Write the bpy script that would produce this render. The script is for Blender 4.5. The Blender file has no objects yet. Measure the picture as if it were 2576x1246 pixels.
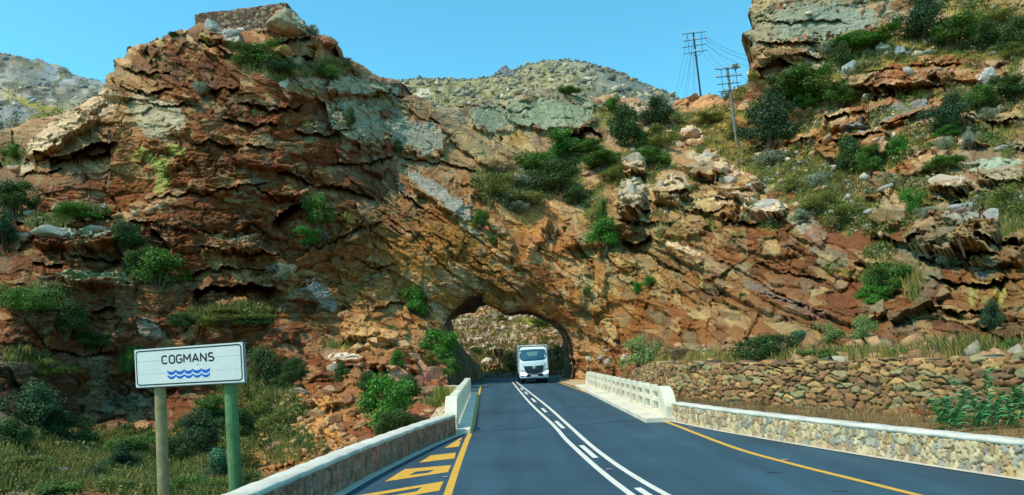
import bpy, bmesh, math, random
import numpy as np
from mathutils import Vector, Matrix
R = math.radians
random.seed(7); rng = np.random.default_rng(7)
sc = bpy.context.scene; C = sc.collection

# ------------------------------------------------------------------ camera
F, HC, BH, ROLL = 1731.0, 1.9, 277.3, R(2)
cam = bpy.data.objects.new('camera', bpy.data.cameras.new('camera')); C.objects.link(cam)
cam.data.sensor_width = 36; cam.data.lens = F/2576*36
cam.data.shift_x = -0.00376; cam.data.shift_y = 0.1076
cam.data.clip_start = 0.1; cam.data.clip_end = 5000
cam.matrix_world = Matrix.Translation((0, 0, HC)) @ Matrix.Rotation(ROLL, 4, 'Y') @ Matrix.Rotation(R(90), 4, 'X')
sc.camera = cam
# ------------------------------------------------------------------ light
SUN_EL, SUN_AZ = 54.0, 240.0        # compass-like azimuth, 0 = +Y (away), clockwise; 232 = behind-left
sd = Vector((math.sin(R(SUN_AZ))*math.cos(R(SUN_EL)), math.cos(R(SUN_AZ))*math.cos(R(SUN_EL)), math.sin(R(SUN_EL))))
w = bpy.data.worlds.new('World'); sc.world = w; w.use_nodes = True
nt = w.node_tree; nt.nodes.clear()
sky = nt.nodes.new('ShaderNodeTexSky'); sky.sky_type = 'NISHITA'; sky.sun_disc = False
sky.sun_elevation = R(SUN_EL); sky.sun_rotation = R(SUN_AZ); sky.air_density = 1.0; sky.dust_density = 0.3; sky.ozone_density = 1.5
mul = nt.nodes.new('ShaderNodeMix'); mul.data_type = 'RGBA'; mul.blend_type = 'MULTIPLY'; mul.inputs[0].default_value = 1
mul.inputs[7].default_value = (0.53, 1.28, 1.18, 1)
bg = nt.nodes.new('ShaderNodeBackground'); bg.inputs[1].default_value = 0.15
out = nt.nodes.new('ShaderNodeOutputWorld')
nt.links.new(sky.outputs[0], mul.inputs[6]); nt.links.new(mul.outputs[2], bg.inputs[0]); nt.links.new(bg.outputs[0], out.inputs[0])
sl = bpy.data.lights.new('sun', 'SUN'); sl.energy = 2.9; sl.angle = R(0.6); sl.color = (1, 0.86, 0.70)
so = bpy.data.objects.new('sun', sl); C.objects.link(so); so.rotation_euler = sd.to_track_quat('Z', 'Y').to_euler()
sc.view_settings.view_transform = 'Standard'; sc.view_settings.look = 'None'
sc.view_settings.exposure = 0.55; sc.view_settings.gamma = 1
try:
    sc.cycles.max_bounces = 5; sc.cycles.diffuse_bounces = 3; sc.cycles.glossy_bounces = 2
    sc.cycles.transmission_bounces = 3; sc.cycles.transparent_max_bounces = 6
except Exception: pass

# ------------------------------------------------------------------ picture <-> world
CR, SR = math.cos(ROLL), math.sin(ROLL)
def ab(u, v):
    dx = u-1288.0; dy = v-623.0
    return (dx*CR-dy*SR), (dx*SR+dy*CR)
def at(u, v, d):
    a, b = ab(u, v); return Vector((a/F*d, d, HC+(BH-b)/F*d))
def lift(u, v, z=0.0):
    a, b = ab(u, v); d = (HC-z)*F/(b-BH); return Vector((a/F*d, d, z))
# ------------------------------------------------------------------ helpers
def lin(c):
    c = np.asarray(c, float)/255.0
    return np.where(c <= 0.04045, c/12.92, ((c+0.055)/1.055)**2.4)
def L4(r, g, b, k=1.0): return tuple(np.clip(lin((r, g, b))*k, 0, 0.95))+(1.0,)
MATS = {}
def mat(name, col=(0.5, 0.5, 0.5, 1), rough=0.8, metal=0.0, attr=None, noise=0.0, nscale=5.0, bump=0.0, bscale=20.0, spec=0.3,
        transl=0.0, emit=0.0, emit_col=None, strata=0.0, coat=0.0, bdist=0.05, noise2=0.0, n2scale=1.0):
    if name in MATS: return MATS[name]
    m = bpy.data.materials.new(name); m.use_nodes = True; t = m.node_tree; n = t.nodes; l = t.links
    b = n['Principled BSDF']; o = n['Material Output']
    b.inputs['Roughness'].default_value = rough; b.inputs['Metallic'].default_value = metal
    b.inputs['Specular IOR Level'].default_value = spec; b.inputs['Coat Weight'].default_value = coat
    b.inputs['Base Color'].default_value = col
    src = None
    tc = n.new('ShaderNodeTexCoord')
    if attr:
        a = n.new('ShaderNodeAttribute'); a.attribute_name = attr; src = a.outputs['Color']
    def mulnoise(src, amt, scale, det=5):
        nz = n.new('ShaderNodeTexNoise'); nz.inputs['Scale'].default_value = scale; nz.inputs['Detail'].default_value = det; nz.inputs['Roughness'].default_value = 0.65
        l.new(tc.outputs['Object'], nz.inputs['Vector'])
        mr = n.new('ShaderNodeMapRange'); mr.inputs[1].default_value = 0.3; mr.inputs[2].default_value = 0.7
        mr.inputs[3].default_value = 1-amt; mr.inputs[4].default_value = 1+amt
        l.new(nz.outputs['Fac'], mr.inputs[0])
        mx = n.new('ShaderNodeMix'); mx.data_type = 'RGBA'; mx.blend_type = 'MULTIPLY'; mx.inputs[0].default_value = 1
        if src is None: mx.inputs[6].default_value = col
        else: l.new(src, mx.inputs[6])
        l.new(mr.outputs[0], mx.inputs[7]); return mx.outputs[2]
    if noise: src = mulnoise(src, noise, nscale)
    if noise2: src = mulnoise(src, noise2, n2scale)
    if src is not None: l.new(src, b.inputs['Base Color'])
    h = None
    if bump:
        nz = n.new('ShaderNodeTexNoise'); nz.inputs['Scale'].default_value = bscale; nz.inputs['Detail'].default_value = 6; nz.inputs['Roughness'].default_value = 0.7
        l.new(tc.outputs['Object'], nz.inputs['Vector']); h = nz.outputs['Fac']
        if strata:
            mp = n.new('ShaderNodeMapping'); mp.inputs['Rotation'].default_value = (0, R(18), 0); mp.inputs['Scale'].default_value = (1.2, 1.2, 5.0)
            l.new(tc.outputs['Object'], mp.inputs[0])
            vo = n.new('ShaderNodeTexVoronoi'); vo.feature = 'F1'; vo.inputs['Scale'].default_value = 1.0
            l.new(mp.outputs[0], vo.inputs['Vector'])
            ad = n.new('ShaderNodeMath'); ad.operation = 'MULTIPLY_ADD'; ad.inputs[1].default_value = strata
            l.new(vo.outputs['Distance'], ad.inputs[0]); l.new(h, ad.inputs[2]); h = ad.outputs[0]
        bp = n.new('ShaderNodeBump'); bp.inputs['Strength'].default_value = bump; bp.inputs['Distance'].default_value = bdist
        l.new(h, bp.inputs['Height']); l.new(bp.outputs[0], b.inputs['Normal'])
    if emit: b.inputs['Emission Strength'].default_value = emit; b.inputs['Emission Color'].default_value = emit_col or col
    if transl:
        tr = n.new('ShaderNodeBsdfTranslucent'); ms = n.new('ShaderNodeMixShader'); ms.inputs[0].default_value = transl
        if src is not None: l.new(src, tr.inputs[0])
        else: tr.inputs[0].default_value = col
        l.new(b.outputs[0], ms.inputs[1]); l.new(tr.outputs[0], ms.inputs[2]); l.new(ms.outputs[0], o.inputs['Surface'])
    MATS[name] = m; return m
def tag(o, label=None, cat=None, group=None, kind=None):
    if label: o['label'] = label
    if cat: o['category'] = cat
    if group: o['group'] = group
    if kind: o['kind'] = kind
    return o
def empty(name, loc=(0, 0, 0), rz=0.0):
    o = bpy.data.objects.new(name, None); C.objects.link(o); o.location = loc; o.rotation_euler = (0, 0, rz); return o
def link(name, me, m, parent=None, smooth=False):
    o = bpy.data.objects.new(name, me); C.objects.link(o)
    if m is not None and not me.materials: me.materials.append(m)
    if parent is not None: o.parent = parent
    if smooth: me.polygons.foreach_set('use_smooth', [True]*len(me.polygons))
    return o
def npmesh(name, V, Fc, col=None, smooth=False):
    V = np.asarray(V, np.float32); Fc = np.asarray(Fc, np.int32); k = Fc.shape[1]
    me = bpy.data.meshes.new(name); me.vertices.add(len(V)); me.vertices.foreach_set('co', V.ravel())
    me.loops.add(Fc.size); me.loops.foreach_set('vertex_index', Fc.ravel())
    me.polygons.add(len(Fc)); me.polygons.foreach_set('loop_start', np.arange(len(Fc), dtype=np.int32)*k)
    me.polygons.foreach_set('loop_total', np.full(len(Fc), k, np.int32))
    if smooth: me.polygons.foreach_set('use_smooth', np.ones(len(Fc), bool))
    me.update(calc_edges=True)
    if col is not None:
        at_ = me.color_attributes.new('Col', 'FLOAT_COLOR', 'POINT')
        c4 = np.ones((len(V), 4), np.float32); c4[:, :3] = col; at_.data.foreach_set('color', c4.ravel())
    return me
class MB:
    def __init__(s): s.bm = bmesh.new()
    def _x(s, vs, M):
        if M is not None: bmesh.ops.transform(s.bm, matrix=M, verts=vs)
    def box(s, x0, x1, y0, y1, z0, z1, bev=0.0, M=None):
        r = bmesh.ops.create_cube(s.bm, size=1); vs = r['verts']
        for v in vs: v.co = Vector(((x0+x1)/2+v.co.x*(x1-x0), (y0+y1)/2+v.co.y*(y1-y0), (z0+z1)/2+v.co.z*(z1-z0)))
        if bev:
            es = list({e for v in vs for e in v.link_edges})
            rr = bmesh.ops.bevel(s.bm, geom=es, offset=bev, segments=2, affect='EDGES', profile=0.5)
            vs = list({v for f in rr['faces'] for v in f.verts} | {v for v in vs if v.is_valid})
        s._x(vs, M); return s
    def cyl(s, p0, p1, r0, r1=None, seg=12, caps=True):
        p0 = Vector(p0); p1 = Vector(p1); r1 = r0 if r1 is None else r1; d = p1-p0
        M = Matrix.Translation((p0+p1)/2) @ d.to_track_quat('Z', 'Y').to_matrix().to_4x4()
        r = bmesh.ops.create_cone(s.bm, cap_ends=caps, segments=seg, radius1=r0, radius2=r1, depth=d.length); s._x(r['verts'], M); return s
    def tube(s, pts, r, seg=6):
        for a, b in zip(pts[:-1], pts[1:]): s.cyl(a, b, r, seg=seg)
        return s
    def prism(s, pts, f0, f1):       # pts 2D; f0,f1 map (p,q)->Vector for the two ends
        A = [s.bm.verts.new(f0(p, q)) for p, q in pts]; B = [s.bm.verts.new(f1(p, q)) for p, q in pts]
        n = len(pts)
        try: s.bm.faces.new(A); s.bm.faces.new(B[::-1])
        except Exception: pass
        for i in range(n): s.bm.faces.new((A[i], B[i], B[(i+1) % n], A[(i+1) % n]))
        return s
    def sphere(s, c, r, sc_=(1, 1, 1), seg=12):
        q = bmesh.ops.create_uvsphere(s.bm, u_segments=seg, v_segments=max(6, seg//2), radius=r)
        s._x(q['verts'], Matrix.Translation(c) @ Matrix.Diagonal((*sc_, 1))); return s
    def poly(s, pts):
        s.bm.faces.new([s.bm.verts.new(p) for p in pts]); return s
    def build(s, name, m, parent=None, smooth=False):
        bmesh.ops.recalc_face_normals(s.bm, faces=s.bm.faces[:])
        me = bpy.data.meshes.new(name); s.bm.to_mesh(me); s.bm.free()
        return link(name, me, m, parent, smooth)
# ------------------------------------------------------------------ numpy noise
def hsh(i, j, s):
    n = (i.astype(np.int64)*374761393+j.astype(np.int64)*668265263+int(s)*2246822519) & 0xffffffff
    n = ((n ^ (n >> 13))*1274126177) & 0xffffffff
    n = (n ^ (n >> 16))*2654435761 & 0xffffffff
    return ((n >> 8) & 0xffff).astype(np.float32)/65535.0
def vn(x, y, s):
    xi = np.floor(x).astype(np.int64); yi = np.floor(y).astype(np.int64); fx = (x-xi).astype(np.float32); fy = (y-yi).astype(np.float32)
    fx = fx*fx*(3-2*fx); fy = fy*fy*(3-2*fy)
    return ((hsh(xi, yi, s)*(1-fx)+hsh(xi+1, yi, s)*fx)*(1-fy)+(hsh(xi, yi+1, s)*(1-fx)+hsh(xi+1, yi+1, s)*fx)*fy)*2-1
def fbm(x, y, s, o=4, g=0.5):
    r = 0; a = 1; t = 0
    for k in range(o): r = r+a*vn(x*2**k+17*k, y*2**k-9*k, s+k); t += a; a *= g
    return r/t
def worley(x, y, s, jit=0.9):
    """nearest cell: F1, F2, offset to its point, cell ids"""
    xi = np.floor(x).astype(np.int64); yi = np.floor(y).astype(np.int64)
    f1 = np.full(x.shape, 9.0, np.float32); f2 = f1.copy(); ox = np.zeros_like(f1); oy = ox.copy()
    ci = xi.copy(); cj = yi.copy()
    for di in (-1, 0, 1):
        for dj in (-1, 0, 1):
            a = xi+di; b = yi+dj
            px = a+0.5+jit*(hsh(a, b, s)-0.5); py = b+0.5+jit*(hsh(a, b, s+91)-0.5)
            dx = (x-px).astype(np.float32); dy = (y-py).astype(np.float32); d = np.sqrt(dx*dx+dy*dy)
            m = d < f1
            f2 = np.where(m, f1, np.minimum(f2, d)); f1 = np.where(m, d, f1)
            ox = np.where(m, dx, ox); oy = np.where(m, dy, oy); ci = np.where(m, a, ci); cj = np.where(m, b, cj)
    return f1, f2, ox, oy, ci, cj
def facets(x, y, s, w_, h_, slope=0.8, off=0.5, gy=0.0):
    """cracked blocks: every cell a tilted facet with its own height (unit ~ cell size); returns height, edge, two random values"""
    f1, f2, ox, oy, ci, cj = worley(x/w_, y/h_, s)
    g1 = hsh(ci, cj, s+5)*2-1; g2 = hsh(ci, cj, s+6)*2-1; o = hsh(ci, cj, s+7)*2-1
    h = off*o+slope*(g1*ox+(g2*0.8+gy)*oy)
    return h, f2-f1, hsh(ci, cj, s+8), hsh(ci, cj, s+9)
def sstep(a, b, x):
    t = np.clip((x-a)/(b-a), 0, 1); return t*t*(3-2*t)
def inpoly(px, py, poly):
    c = np.zeros(px.shape, bool); n = len(poly)
    for i in range(n):
        x0, y0 = poly[i]; x1, y1 = poly[(i+1) % n]
        if y0 == y1: continue
        m = ((y0 > py) != (y1 > py)) & (px < (x1-x0)*(py-y0)/(y1-y0)+x0); c ^= m
    return c
def segdist(px, py, pts):
    d = np.full(px.shape, 1e6, np.float32)
    for (x0, y0), (x1, y1) in zip(pts[:-1], pts[1:]):
        vx, vy = x1-x0, y1-y0; L = vx*vx+vy*vy+1e-9
        t = np.clip(((px-x0)*vx+(py-y0)*vy)/L, 0, 1)
        d = np.minimum(d, np.hypot(px-x0-t*vx, py-y0-t*vy))
    return d
def tps(pts, vals, X, Y):
    P = np.array(pts, float)/400.0; n = len(P); v = np.array(vals, float)
    def U(r2): return 0.5*r2*np.log(r2+1e-9)
    d2 = ((P[:, None]-P[None])**2).sum(-1); K = U(d2)+np.eye(n)*0.01
    A = np.zeros((n+3, n+3)); A[:n, :n] = K; A[:n, n] = 1; A[:n, n+1:] = P; A[n, :n] = 1; A[n+1:, :n] = P.T
    w_ = np.linalg.solve(A, np.concatenate([v, np.zeros((3,)+v.shape[1:])]))
    x = X/400.0; y = Y/400.0
    r = w_[n]+w_[n+1]*x+w_[n+2]*y
    for i in range(n): r = r+w_[i]*U((x-P[i, 0])**2+(y-P[i, 1])**2)
    return r

# ------------------------------------------------------------------ rock sheets
ROCK = mat('rock', attr='Col', rough=0.9, noise=0.28, nscale=2.2, noise2=0.22, n2scale=9.0, bump=0.9, bscale=5.0, strata=0.9, bdist=0.12, spec=0.2)
HILLROCK = mat('hill_ground', attr='Col', rough=0.95, noise=0.25, nscale=0.8, bump=0.5, bscale=2.0, bdist=0.2, spec=0.1)

SHEET_CTRL = [ # u, v, distance
 (2900,1000,12.2),(2930,960,12.8),(2930,880,14),(2930,700,18),(2930,400,30),(2930,0,56),(-330,330,72),(-330,600,52),(-330,900,36),(-330,1200,14),(-330,1330,10),(-60,330,62),(0,400,60),(60,330,52),(0,550,46),(0,700,40),(0,900,34),(0,1050,28),(0,1150,20),(0,1246,15),(0,1330,12),
 (100,380,50),(200,300,50),(260,240,52),(300,160,54),(400,120,54),(500,80,54),(600,85,54),(700,60,53.5),(760,80,54),(840,120,57),
 (300,450,48),(500,450,46.5),(700,450,47),(500,250,49),(700,250,50),(300,700,43),(500,700,44),(700,700,45),
 (100,800,37),(300,900,40),(500,900,42),(700,900,41),(200,1080,36),(400,1110,34),(600,1100,35),(300,1246,16),(500,1246,17),(700,1246,17),(400,1180,25),
 (600,1180,24),(800,1150,24),(750,1000,36),(900,950,37),(900,1050,30),(1000,1080,26),(1100,1060,27),(1090,960,40),(1130,980,37),(1050,900,43),(950,850,44),(850,870,44),
 (900,1246,20),(1100,1200,24),(1180,1000,44),
 (900,700,49),(1000,800,49),(900,550,50),(900,300,56),(1000,210,66),(1000,450,56),(1100,350,63),(1100,600,51),(1150,500,56),(1230,250,78),(1400,230,82),(1300,330,75),(1500,300,80),
 (1300,450,64),(1450,450,66),(1200,700,51),(1300,780,51.5),(1130,850,51),(1430,850,53.5),(1440,960,54),(1380,700,54),(1300,600,55),(1400,560,58),
 (1640,270,88),(1750,245,88),(1850,230,80),(1500,620,56),(1550,500,60),(1600,400,66),(1850,367,71),(1750,450,60),(1700,600,52),(1700,750,47),(1600,850,47),(1500,900,51),(1560,950,46),
 (1650,930,38),(1800,900,31),(2000,885,24),(2300,880,19),(2576,870,17.5),(2640,980,15),(2300,960,16.8),(2000,960,22),(1750,960,29),(1600,990,38),
 (1850,750,40),(2000,700,36),(2200,700,30),(2500,700,23),(2300,800,22),(2100,800,28),(2000,500,47),(2150,600,38),(2350,600,30),(2500,550,29),(2300,400,44),(2500,350,44),(2100,420,52),
 (1950,330,63),(1900,180,66),(2000,120,64),(2100,250,60),(2250,220,56),(2400,150,58),(2576,200,50),(2576,0,62),(2300,0,68),(2000,0,66),(1890,0,68),(2000,-60,68),(2640,-60,66),(2640,400,38)]
TOP = [(-360,296),(-250,310),(-150,322),(-70,330),(0,325),(50,314),(75,298),(121,293),(150,286),(176,272),(205,262),(226,246),(245,236),(264,211),(262,198),(267,189),(287,173),(290,163),(280,152),(300,146),(314,143),
 (322,121),(347,108),(365,110),(382,106),(405,92),(427,82),(440,78),(468,73),(490,65),(498,55),(528,48),(548,60),(558,75),(575,68),(603,78),(640,72),(679,60),(682,34),(700,22),(714,18),(740,26),
 (754,45),(769,62),(780,76),(805,86),(832,92),(845,104),(848,120),(834,126),(838,138),(865,150),(885,152),(915,165),(940,185),(960,195),(985,197),(1000,204),(1013,208),(1020,225),(1030,238),
 (1060,244),(1090,252),(1098,268),(1130,268),(1176,260),(1205,250),(1227,244),(1267,252),(1300,240),(1327,231),(1350,224),(1377,221),(1413,227),(1450,240),(1478,246),(1510,240),(1528,236),
 (1554,246),(1590,243),(1614,247),(1630,262),(1649,276),(1679,270),(1700,266),(1710,257),(1720,248),(1735,246),(1760,238),(1786,236),(1805,240),(1821,245),(1835,232),(1851,222),(1870,212),(1886,203),
 (1880,185),(1884,166),(1896,148),(1884,128),(1891,108),(1880,96),(1866,86),(1896,71),(1890,51),(1886,34),(1881,18),(1893,6),(1886,-20),(1890,-70)]
FRONT_ARCH = [(1130,975),(1126,900),(1124,850),(1122,815),(1130,797),(1150,775),(1172,755),(1190,748),(1213,743),(1219,764),(1250,780),(1276,790),(1308,783),(1335,785),(1360,794),
 (1390,812),(1415,840),(1427,865),(1434,900),(1438,930),(1430,975)]
BACK_ARCH = [(1222,975),(1207,918),(1177,895),(1143,850),(1134,806),(1152,793),(1172,789),(1194,787),(1208,770),(1228,768),(1252,779),(1278,793),(1306,789),(1333,790),(1356,797),
 (1384,813),(1407,833),(1418,855),(1420,890),(1419,922),(1405,975)]
LEDGES = [
 ([(1895,52),(1980,60),(2060,48),(2130,56)],1.3,9),([(1893,112),(1960,118),(2040,108),(2100,115)],1.5,10),([(2000,140),(2080,152),(2130,140)],1.4,10),([(2110,232),(2200,222),(2300,226)],2.0,16),([(2140,182),(2260,178)],1.0,8),
 ([(2060,300),(2140,285),(2210,292)],1.5,12),([(2190,330),(2290,300),(2350,276)],1.2,9),([(1570,446),(1600,440),(1632,450)],1.8,14),([(1560,530),(1600,540),(1640,525)],1.6,13),([(1560,600),(1600,610),(1640,596)],2.2,18),([(1740,450),(1800,462),(1850,452)],1.4,11),
 ([(1800,500),(1860,510)],1.2,9),([(1720,530),(1780,540),(1830,528)],1.3,10),([(2300,490),(2360,498)],1.4,10),([(2340,508),(2400,515),(2446,505)],2.4,18),([(2310,640),(2380,652),(2450,640)],2.2,20),([(2450,600),(2510,610),(2560,600)],1.8,14),([(2480,455),(2530,465),(2576,460)],1.2,9),
 ([(2080,425),(2150,420),(2230,428)],2.0,14),([(2250,345),(2330,330)],1.2,9),([(130,410),(210,395),(290,390)],1.6,14),([(300,215),(370,235),(440,225)],1.2,9),([(310,170),(380,185),(430,180)],1.1,8),([(600,260),(700,275),(760,262)],1.4,9),([(560,300),(640,318),(700,310)],1.4,9),
 ([(740,330),(820,342),(900,332)],1.2,9),([(500,620),(600,640),(700,635)],1.3,10),([(80,660),(160,668)],1.2,9),([(40,560),(110,570)],1.4,10),([(840,930),(900,935),(960,925)],1.2,9),([(1900,660),(1990,690),(2080,700)],1.4,12),([(2340,700),(2440,712),(2540,700)],1.6,12),([(2330,770),(2420,790),(2500,780)],1.4,11), # polyline, depth of the overhang (m), length of the undercut (picture units)
 ([(90,392),(150,395),(210,375),(235,360),(300,366)],3.2,26),([(40,440),(100,432),(165,425)],1.2,9),([(480,362),(528,357),(593,367),(654,372),(700,378)],1.0,8),
 ([(694,430),(754,442),(775,460),(866,473),(940,495)],1.8,12),([(372,500),(453,488),(553,483),(690,455)],0.9,7),([(680,548),(705,530),(740,512),(800,500)],3.4,22),
 ([(380,580),(400,588),(432,622)],2.2,22),([(484,730),(534,714),(620,711),(680,711),(708,732)],4.5,30),([(227,784),(262,767),(292,769)],1.4,12),([(176,640),(250,650),(340,645)],1.2,9),
 ([(1405,345),(1440,338),(1490,328),(1518,345)],3.5,15),([(865,250),(925,241),(1020,240)],1.3,8),([(824,415),(940,408),(990,388)],1.3,8),([(1000,392),(1090,405),(1230,440)],1.0,7),
 ([(1900,176),(1931,163),(1971,153),(2000,165)],2.4,13),([(1891,192),(1950,200)],1.6,9),([(1815,553),(1900,563),(1980,545)],1.6,11),([(1985,358),(2032,350)],2.4,16),
 ([(2190,585),(2250,600),(2290,612),(2335,600)],3.0,34),([(1690,492),(1732,485)],1.6,13),([(1780,640),(1900,700),(2010,770),(2100,800)],0.8,9),([(2043,815),(2120,880)],0.8,8),
 ([(1907,744),(2043,775)],0.8,8),([(2461,810),(2540,870)],1.2,12),([(496,98),(553,122),(600,148)],1.4,10),([(700,139),(785,141)],2.6,16),([(690,99),(780,87)],1.8,12),
 ([(527,224),(600,216)],1.6,9),([(372,262),(473,262),(500,270)],0.9,6),([(560,590),(640,560),(700,600)],0.8,8),([(100,520),(220,540),(330,530)],0.8,8),([(450,690),(560,672),(700,680)],1.0,9),
 ([(770,620),(860,600),(930,560)],0.8,7),([(1000,480),(1060,515),(1130,560)],0.9,7),([(880,590),(960,560),(1020,590)],0.7,6),([(1700,690),(1800,745),(1880,800)],0.8,8),
 ([(1560,600),(1640,640),(1720,690)],0.8,8),([(2300,520),(2400,500),(2480,520)],1.4,12),([(2370,480),(2440,492),(2490,478)],1.4,10),([(2180,180),(2300,165),(2420,160)],1.0,8),
 ([(2170,245),(2290,230),(2380,212)],1.6,12),([(2040,365),(2150,345),(2230,340)],1.8,14),([(930,780),(1010,760),(1080,800)],0.8,8),([(830,870),(900,862),(960,850)],0.8,8),
 ([(560,960),(640,940),(720,950)],0.9,8),([(120,870),(220,890),(300,880)],0.9,8),([(300,960),(380,990),(450,980)],0.7,7),([(1440,600),(1490,660),(1500,740)],0.8,9),
 ([(1250,260),(1290,285),(1340,275)],0.9,7),([(1100,270),(1180,268),(1250,275)],0.7,5),([(1560,560),(1630,565),(1700,560)],1.2,10),([(2330,640),(2440,650),(2520,640)],1.0,10),([(2430,300),(2520,310),(2576,300)],1.0,9),
 ([(640,470),(700,500),(760,495)],0.8,7),([(300,560),(380,560),(470,590),(560,580)],0.8,8),([(880,640),(940,670),(1000,665)],0.6,6),([(1180,640),(1260,690),(1330,760)],0.5,6),([(950,520),(1050,600),(1150,700)],0.5,6)]
COLS = [((2900,100),(140,120,80)),((2900,500),(140,110,76)),((2900,850),(150,104,66)),((-300,400),(150,112,76)),((-300,800),(130,90,56)),((-300,1200),(110,98,54)),((520,90),(140,106,76)),((600,120),(146,106,72)),((700,110),(150,108,72)),((820,110),(156,110,76)),((640,60),(146,112,80)),((760,60),(150,116,84)),((50,450),(150,110,70)),((200,450),(142,86,50)),((450,450),(148,92,50)),((600,550),(132,82,50)),((700,350),(150,86,45)),((850,400),(138,76,40)),((400,170),(128,82,55)),((480,200),(132,84,54)),
 ((350,250),(185,140,95)),((550,250),(125,78,46)),((250,300),(185,148,112)),((150,340),(200,168,135)),((100,700),(130,86,55)),((250,700),(146,102,66)),((600,680),(156,102,60)),((800,700),(156,112,70)),
 ((900,750),(178,130,76)),((1100,600),(156,112,50)),((1200,700),(158,112,52)),((1300,600),(172,124,70)),((1400,700),(166,112,60)),((1000,450),(155,124,92)),((1150,420),(156,124,88)),((1300,300),(135,138,122)),
 ((1450,300),(145,132,110)),((1600,600),(172,130,88)),((1700,450),(178,146,114)),((1550,750),(166,114,66)),((1700,800),(156,98,56)),((1900,600),(148,88,50)),((1900,750),(156,108,76)),((2100,650),(122,70,46)),
 ((2050,850),(156,98,60)),((2300,700),(142,88,50)),((2400,800),(146,94,66)),((2500,750),(156,108,60)),((2000,80),(136,134,116)),((1950,180),(146,98,60)),((2250,200),(156,98,60)),((2350,350),(150,114,82)),
 ((2500,400),(155,144,122)),((2450,600),(146,98,66)),((2100,300),(156,114,76)),((600,900),(142,84,50)),((150,900),(128,84,52)),((500,1000),(138,84,52)),((300,1000),(138,90,62)),((750,1050),(190,138,76)),
 ((850,1000),(138,84,52)),((950,860),(196,150,98)),((1050,930),(176,120,82)),((800,850),(142,88,50)),((1500,880),(150,96,56)),((1640,260),(150,130,100)),((0,1246),(110,95,50)),((2576,100),(140,120,70))]
G = (168,160,142); GB = (156,156,152); PW = (212,192,170); YL = (152,154,88); OLV = (118,116,48); YG = (160,146,76); GRN = (92,104,44); SO = (196,144,84)
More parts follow.
